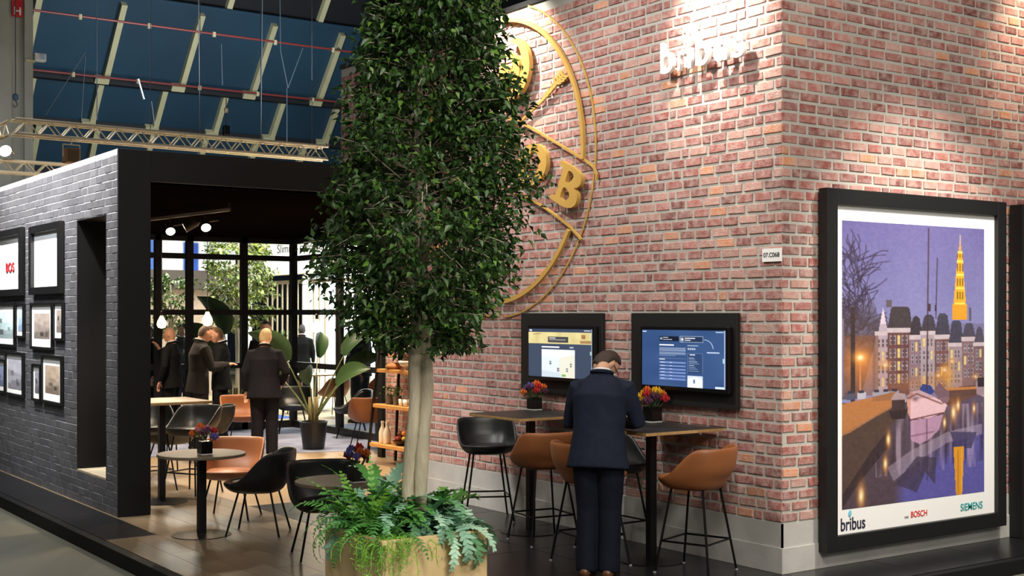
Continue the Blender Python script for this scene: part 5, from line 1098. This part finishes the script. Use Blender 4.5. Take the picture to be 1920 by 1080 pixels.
    t = MB(); t.tube([V3((0, hip.y, .80)), V3((0, hip.y, .90)), V3((0, hip.y, 1.0))], [(.165 * f, .125 * f), (.180 * f, .135 * f), (.160 * f, .120 * f)], 18, side=X)
    for s in (-1, 1): L = legs[s]; t.tube([V3((s * .085, 0, .86)), L[0].lerp(L[1], .35), L[1] + V3((0, -.005, 0)), L[1].lerp(L[2], .5), V3((L[2].x, L[2].y + .005, .045))], [(.106 * f, .115 * f), (.100 * f, .104 * f), (.088, .092), (.083, .086), (.080, .088)], 16, side=X)
    remeshed(t, 'trousers', trouser or suit, T, max(vox, .010), 4)
    for s in (-1, 1):
        an = legs[s][2]; sh_ = MB().tube([V3((an.x, an.y - .085, .034)), V3((an.x, an.y - .05, .045)), V3((an.x, an.y + .06, .046)), V3((an.x + s * .01, an.y + .15, .034)), V3((an.x + s * .012, an.y + .20, .028))], [(.030, .030), (.042, .042), (.046, .044), (.042, .032), (.022, .022)], 14, side=X).build('shoe', mat('shoe_%d_%d_%d' % shoe, shoe, .35), T, True)
        MB().box(an.x - .04, an.x + .04, an.y - .10, an.y + .20, .001, .010).build('sole', mat('sole_dark', (20, 18, 17), .7), sh_)
    if hair:
        hb = MB(); nu, nv = 24, 14; ok = []
        lo = hair[1]
        for i in range(nv + 1):
            th = math.pi * .78 * i / nv
            for k in range(nu):
                a = 2 * math.pi * k / nu; q = V3((.083 * math.sin(th) * math.cos(a), .103 * math.sin(th) * math.sin(a), .123 * math.cos(th)))
                wv = 1 + .02 * math.sin(7 * a + i) + .015 * math.sin(13 * a - 2 * i); hb.v.append(tuple(hc + HR @ (q * wv + V3((0, -.004, .003))))); hb.c.append((1, 1, 1))
                ok.append(q.z > lo + .95 * q.y - .02 if q.y > -.02 else q.z > -.10)
        for i in range(nv):
            for k in range(nu):
                ix = (i * nu + k, (i + 1) * nu + k, (i + 1) * nu + (k + 1) % nu, i * nu + (k + 1) % nu)
                if all(ok[q] for q in ix): hb.f.append(ix)
        o = hb.build('hair', mat('hair_%d_%d_%d' % hair[0], hair[0], .6, bump=.5, bscale=200), T, True); md = o.modifiers.new('s', 'SOLIDIFY'); md.thickness = .012; md.offset = -1
    if glasses:
        g = MB()
        for s in (-1, 1): g.tube([hc + HR @ V3((s * .082, -.01, .015)), hc + HR @ V3((s * .078, .09, .018)), hc + HR @ V3((s * .055, .107, .018)), hc + HR @ V3((s * .055, .107, -.018)), hc + HR @ V3((s * .012, .115, -.015)), hc + HR @ V3((s * .010, .115, .018)), hc + HR @ V3((s * .055, .107, .018))], .003, 6)
        g.tube([hc + HR @ V3((-.01, .115, .016)), hc + HR @ V3((.01, .115, .016))], .003, 6); g.build('glasses', M_bmetal, T)
    return T
M_navy = mat('navy_wool', (30, 36, 52), .8, spec=.15, var=.35, vscale=9, bump=.5, bscale=14); M_navy2 = mat('navy_trouser', (22, 25, 38), .8, spec=.15, var=.35, vscale=9, bump=.5, bscale=14)
M_char = mat('charcoal_wool', (44, 42, 41), .85, spec=.15, var=.3, vscale=9); M_blk = mat('black_wool', (13, 13, 15), .85, spec=.15, var=.3, vscale=9); M_gry = mat('grey_wool', (66, 66, 68), .85, spec=.15, var=.3, vscale=9); M_dkn = mat('dark_blue_wool', (24, 23, 29), .85, spec=.15, var=.3, vscale=9)
BR, BL_, GRY_, BLD = (52, 38, 28), (32, 26, 22), (150, 142, 132), (176, 140, 92)
p = at(1122, 1082, z=0)
person('man in navy suit bending over the wall table, back turned', (p.x, p.y, 0), (.80, .62), 1.80, lean=.24, nod=.72, turn=-.75, arms={1: ((.262, .17, 1.13), (.12, .42, 1.10)), -1: ((-.265, .17, 1.12), (-.06, .42, 1.10))}, suit=M_navy, trouser=M_navy2, hair=(BR, .055), glasses=True, vox=.0075, shoe=(96, 62, 36), stance=.085, fat=1.06, hem=.80)
p = at(322, 822, z=0)
person('bald man in black suit holding a hand to his mouth at the left', (p.x, p.y, 0), (-.75, .66), 1.78, nod=.12, arms={1: ((.25, .13, 1.16), (.09, .25, 1.42)), -1: ((-.26, .02, 1.14), (-.24, .10, .90))}, suit=M_blk, skin=(206, 150, 120))
p = at(372, 846, z=0)
person('man in charcoal suit looking down at his phone, side view', (p.x, p.y, 0), (.93, -.10), 1.86, lean=.06, nod=.45, turn=.0, arms={1: ((.25, .12, 1.14), (.06, .40, 1.18)), -1: ((-.25, .10, 1.14), (-.05, .40, 1.18))}, suit=M_char, hair=((96, 76, 58), .06), skin=(206, 150, 118))
q = at(436, 692, d=depth(p.x, p.y) - .05); T = thing('phone', 'phone held in the hands of the man in charcoal', 'phone', at(424, 690, d=depth(p.x, p.y))); MB().bbox(-.035, .035, -.07, .07, -.004, .004, .002).build('case', M_bmetal, T); MB().box(-.031, .031, -.062, .062, .0042, .005).build('glass', mat('phone_glass', (30, 34, 44), .1), T)
p = at(414, 828, z=0)
person('man facing the charcoal suit, half hidden behind him', (p.x, p.y, 0), (-.85, .2), 1.80, nod=.45, arms={1: ((.25, .10, 1.14), (.08, .33, 1.16)), -1: ((-.25, .10, 1.14), (-.08, .33, 1.16))}, suit=M_blk, hair=((120, 90, 62), .06), skin=(206, 150, 120))
p = at(496, 857, z=0)
person('fair-haired man in dark suit standing with his back turned by the plant', (p.x, p.y, 0), (.50, .86), 1.80, lean=.05, nod=.35, turn=-.35, arms={1: ((.29, .0, 1.15), (.20, .16, .97)), -1: ((-.26, .0, 1.14), (-.25, .06, .88))}, suit=M_dkn, hair=((206, 176, 128), .06), skin=(222, 170, 136), fat=1.08)
p = at(499, 812, z=0)
person('dark-haired man behind the fair-haired man, facing him', (p.x, p.y, 0.004), (-.5, -.8), 1.88, nod=.3, suit=M_blk, hair=(BL_, .05))
gp = 'visitors beyond the glass partition'
for (px, d, f, Hh, s, h, lb) in ((676, 23.2, (-.3, .9), 1.86, M_gry, (GRY_, .06), 'grey-haired visitor in a grey coat beyond the glass, near the shelf'), (281, 21.6, (-.9, -.3), 1.80, M_blk, (BL_, .05), 'dark visitor beyond the glass at the entrance post'), (341, 24.2, (-.1, -1), 1.80, M_gry, (BL_, .05), 'visitor beyond the glass facing us, behind the bald man'), (566, 28.5, (.5, .8), 1.75, M_blk, (BL_, .05), 'small far visitor beyond the glass behind the plant leaves')):
    p = at(px, 700, d=d); person(lb, (p.x, p.y, 0), f, Hh, suit=s, hair=h, vox=.013)

# ================================================================== BEYOND THE GLASS
M_wpan = mat('stand_white', (232, 232, 228), .6); M_lit = mat('backlit_white', (255, 255, 252), .5, emit=(250, 252, 255), estr=3.2); M_slat = mat('slat_wood', (150, 136, 112), .6)
XN = 12.9
st = tag(MB().box(7.5, 25, 21.55, 42, -.119, -.004).build('floor', mat('pale_stand_floor', (206, 184, 146), .5, var=.3, vscale=1.5)), 'pale floor of the neighbouring stands beyond the glass', kind='structure')
tag(MB().box(8.4, 10.6, 22.2, 24.6, -.0038, -.0005).build('blue_rug', mat('rug_blue', (60, 96, 176), .9)), 'blue rug beyond the glass partition', 'rug')
# neighbour stand with a fascia that runs towards us
fs_ = thing('white_stand_fascia', 'white fascia with dark lettering beyond the glass partition', 'fascia', (XN, 25.5, 2.9))
loc_child(MB().bbox(XN, XN + .3, 20.9, 30.5, 2.9, 4.3, .01).build('board', M_wpan), fs_)
a = at(520, 465, X=XN); loc_child(text_mesh('Slimme oplossingen voor', mat('ink_dark', (58, 56, 56), .6), 'lettering', MX_F, (XN - .004, a.y, 3.34), (a.y - at(640, 455, X=XN).y) * 1.18, .27, .003), fs_)
for yy in (21.2, 24.0, 27.0, 30.2): loc_child(MB().bbox(XN + .1, XN + .2, yy - .05, yy + .05, -.003, 2.9, .005).build('post', M_wpan), fs_)
sc_ = thing('slat_screen', 'screen of upright wooden slats before a bright white stand', 'screen', (XN + .5, 26, 0))
for k in range(26):
    yy = 22.6 + k * .29
    if k % 7 == 6: continue
    loc_child(MB().box(XN + .48, XN + .51, yy, yy + .045, .0, 2.75).build('slat', M_slat), sc_)
loc_child(MB().box(XN + .44, XN + .56, 22.5, 30.2, 2.70, 2.78).build('rail', M_slat), sc_)
wl_ = thing('backlit_wall', 'bright backlit white wall of the neighbouring stand', 'light wall', (XN + 2.4, 26, 0))
for k in range(6): loc_child(MB().box(XN + 2.4, XN + 2.45, 20.5 + k * 1.9, 22.36 + k * 1.9, -.002, 2.9).build('light_panel', M_lit), wl_)
loc_child(MB().box(XN + 2.46, XN + 2.6, 20.4, 32, -.003, 3.0).build('frame', M_wpan), wl_)
for k, (yy, z0, z1, c, lb) in enumerate(((24.2, 1.5, 2.3, (96, 104, 110), 'grey display oven front on the bright neighbouring wall'), (26.0, 1.4, 2.0, (150, 158, 160), 'pale grey wall cabinet on the bright neighbouring wall'), (22.4, 1.3, 1.95, (60, 66, 74), 'dark display panel on the bright neighbouring wall'))):
    o = thing('wall_cabinet', lb, 'cabinet', (XN + 2.2, yy, z0)); MB().bbox(0, .19, 0, 1.0, 0, z1 - z0, .01).build('body', mat('cab_%d' % k, c, .5), o); MB().bar((-.012, .1, (z1 - z0) * .85), (-.012, .9, (z1 - z0) * .85), .02, .02).build('handle', M_alu, o)
# left neighbour stand: beige wall, dark header, large prints
o = tag(MB().box(8.6, 12.0, 29.5, 29.7, -.003, 2.55).build('wall_beige', mat('beige_panel', (176, 156, 138), .7, var=.2)), 'beige stand wall beyond the glass', kind='structure')
o = tag(MB().bbox(8.6, 12.3, 29.2, 29.45, 2.55, 3.0, .01).build('beam_header', mat('header_brown', (62, 54, 48), .6)), 'dark header beam of the stand beyond the glass', 'beam')
ct = Canvas(60, 30, (236, 234, 230)); ct.rect(.05, .2, .30, 1, (206, 70, 60)); ct.rect(.10, .3, .25, .9, (240, 240, 240)); ct.rect(.3, .25, .42, 1, (70, 110, 190)); ct.glow(.2, .35, .1, .2, (60, 40, 40), .8); ct.rect(.60, .55, .72, .95, (36, 76, 170)); ct.poly([(.45, 0), (.52, 0), (.60, .7), (.5, .7)], (255, 255, 255)); ct.rect(.75, 0, .98, 1, (210, 214, 212)); ct.noise((20, 10), 24, 3)
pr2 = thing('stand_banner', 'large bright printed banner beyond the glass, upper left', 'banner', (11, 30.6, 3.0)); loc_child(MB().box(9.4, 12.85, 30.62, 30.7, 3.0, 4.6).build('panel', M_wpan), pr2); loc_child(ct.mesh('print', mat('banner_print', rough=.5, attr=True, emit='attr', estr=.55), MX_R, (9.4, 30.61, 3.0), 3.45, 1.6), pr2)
for xx in (9.6, 12.6): loc_child(MB().box(xx - .04, xx + .04, 30.62, 30.7, -.003, 3.0).build('post', M_wpan), pr2)


area('stand_lamp', (11.0, 24.3, 4.6), 2.0, 650, NEUT); area('stand_lamp', (14.3, 25.5, 3.9), 2.0, 700, (1, 1, 1)); area('stand_lamp', (10.6, 27.0, 4.6), 1.6, 420, NEUT)
# table outside and leafy plants on the counter
square_table((at(592, 700, d=26.2).x, at(592, 700, d=26.2).y), 0, .74, 'pale table outside the glass partition with chairs', s=.45, top=mat('pale_top', (200, 190, 176), .5))
for (px, d, lb, sd) in ((533, 29.0, 'green plant in a white planter beyond the glass, behind the dark suit', 51), (657, 27.4, 'green plant in a white planter beyond the glass, near the grey coat', 52)):
    p = at(px, 700, d=d); herb((p.x, p.y, -.002), lb, h=.55, n=260, pot_r=.22, pot_h=1.05, pm=M_wpan, name='potted_plant', seed=sd)
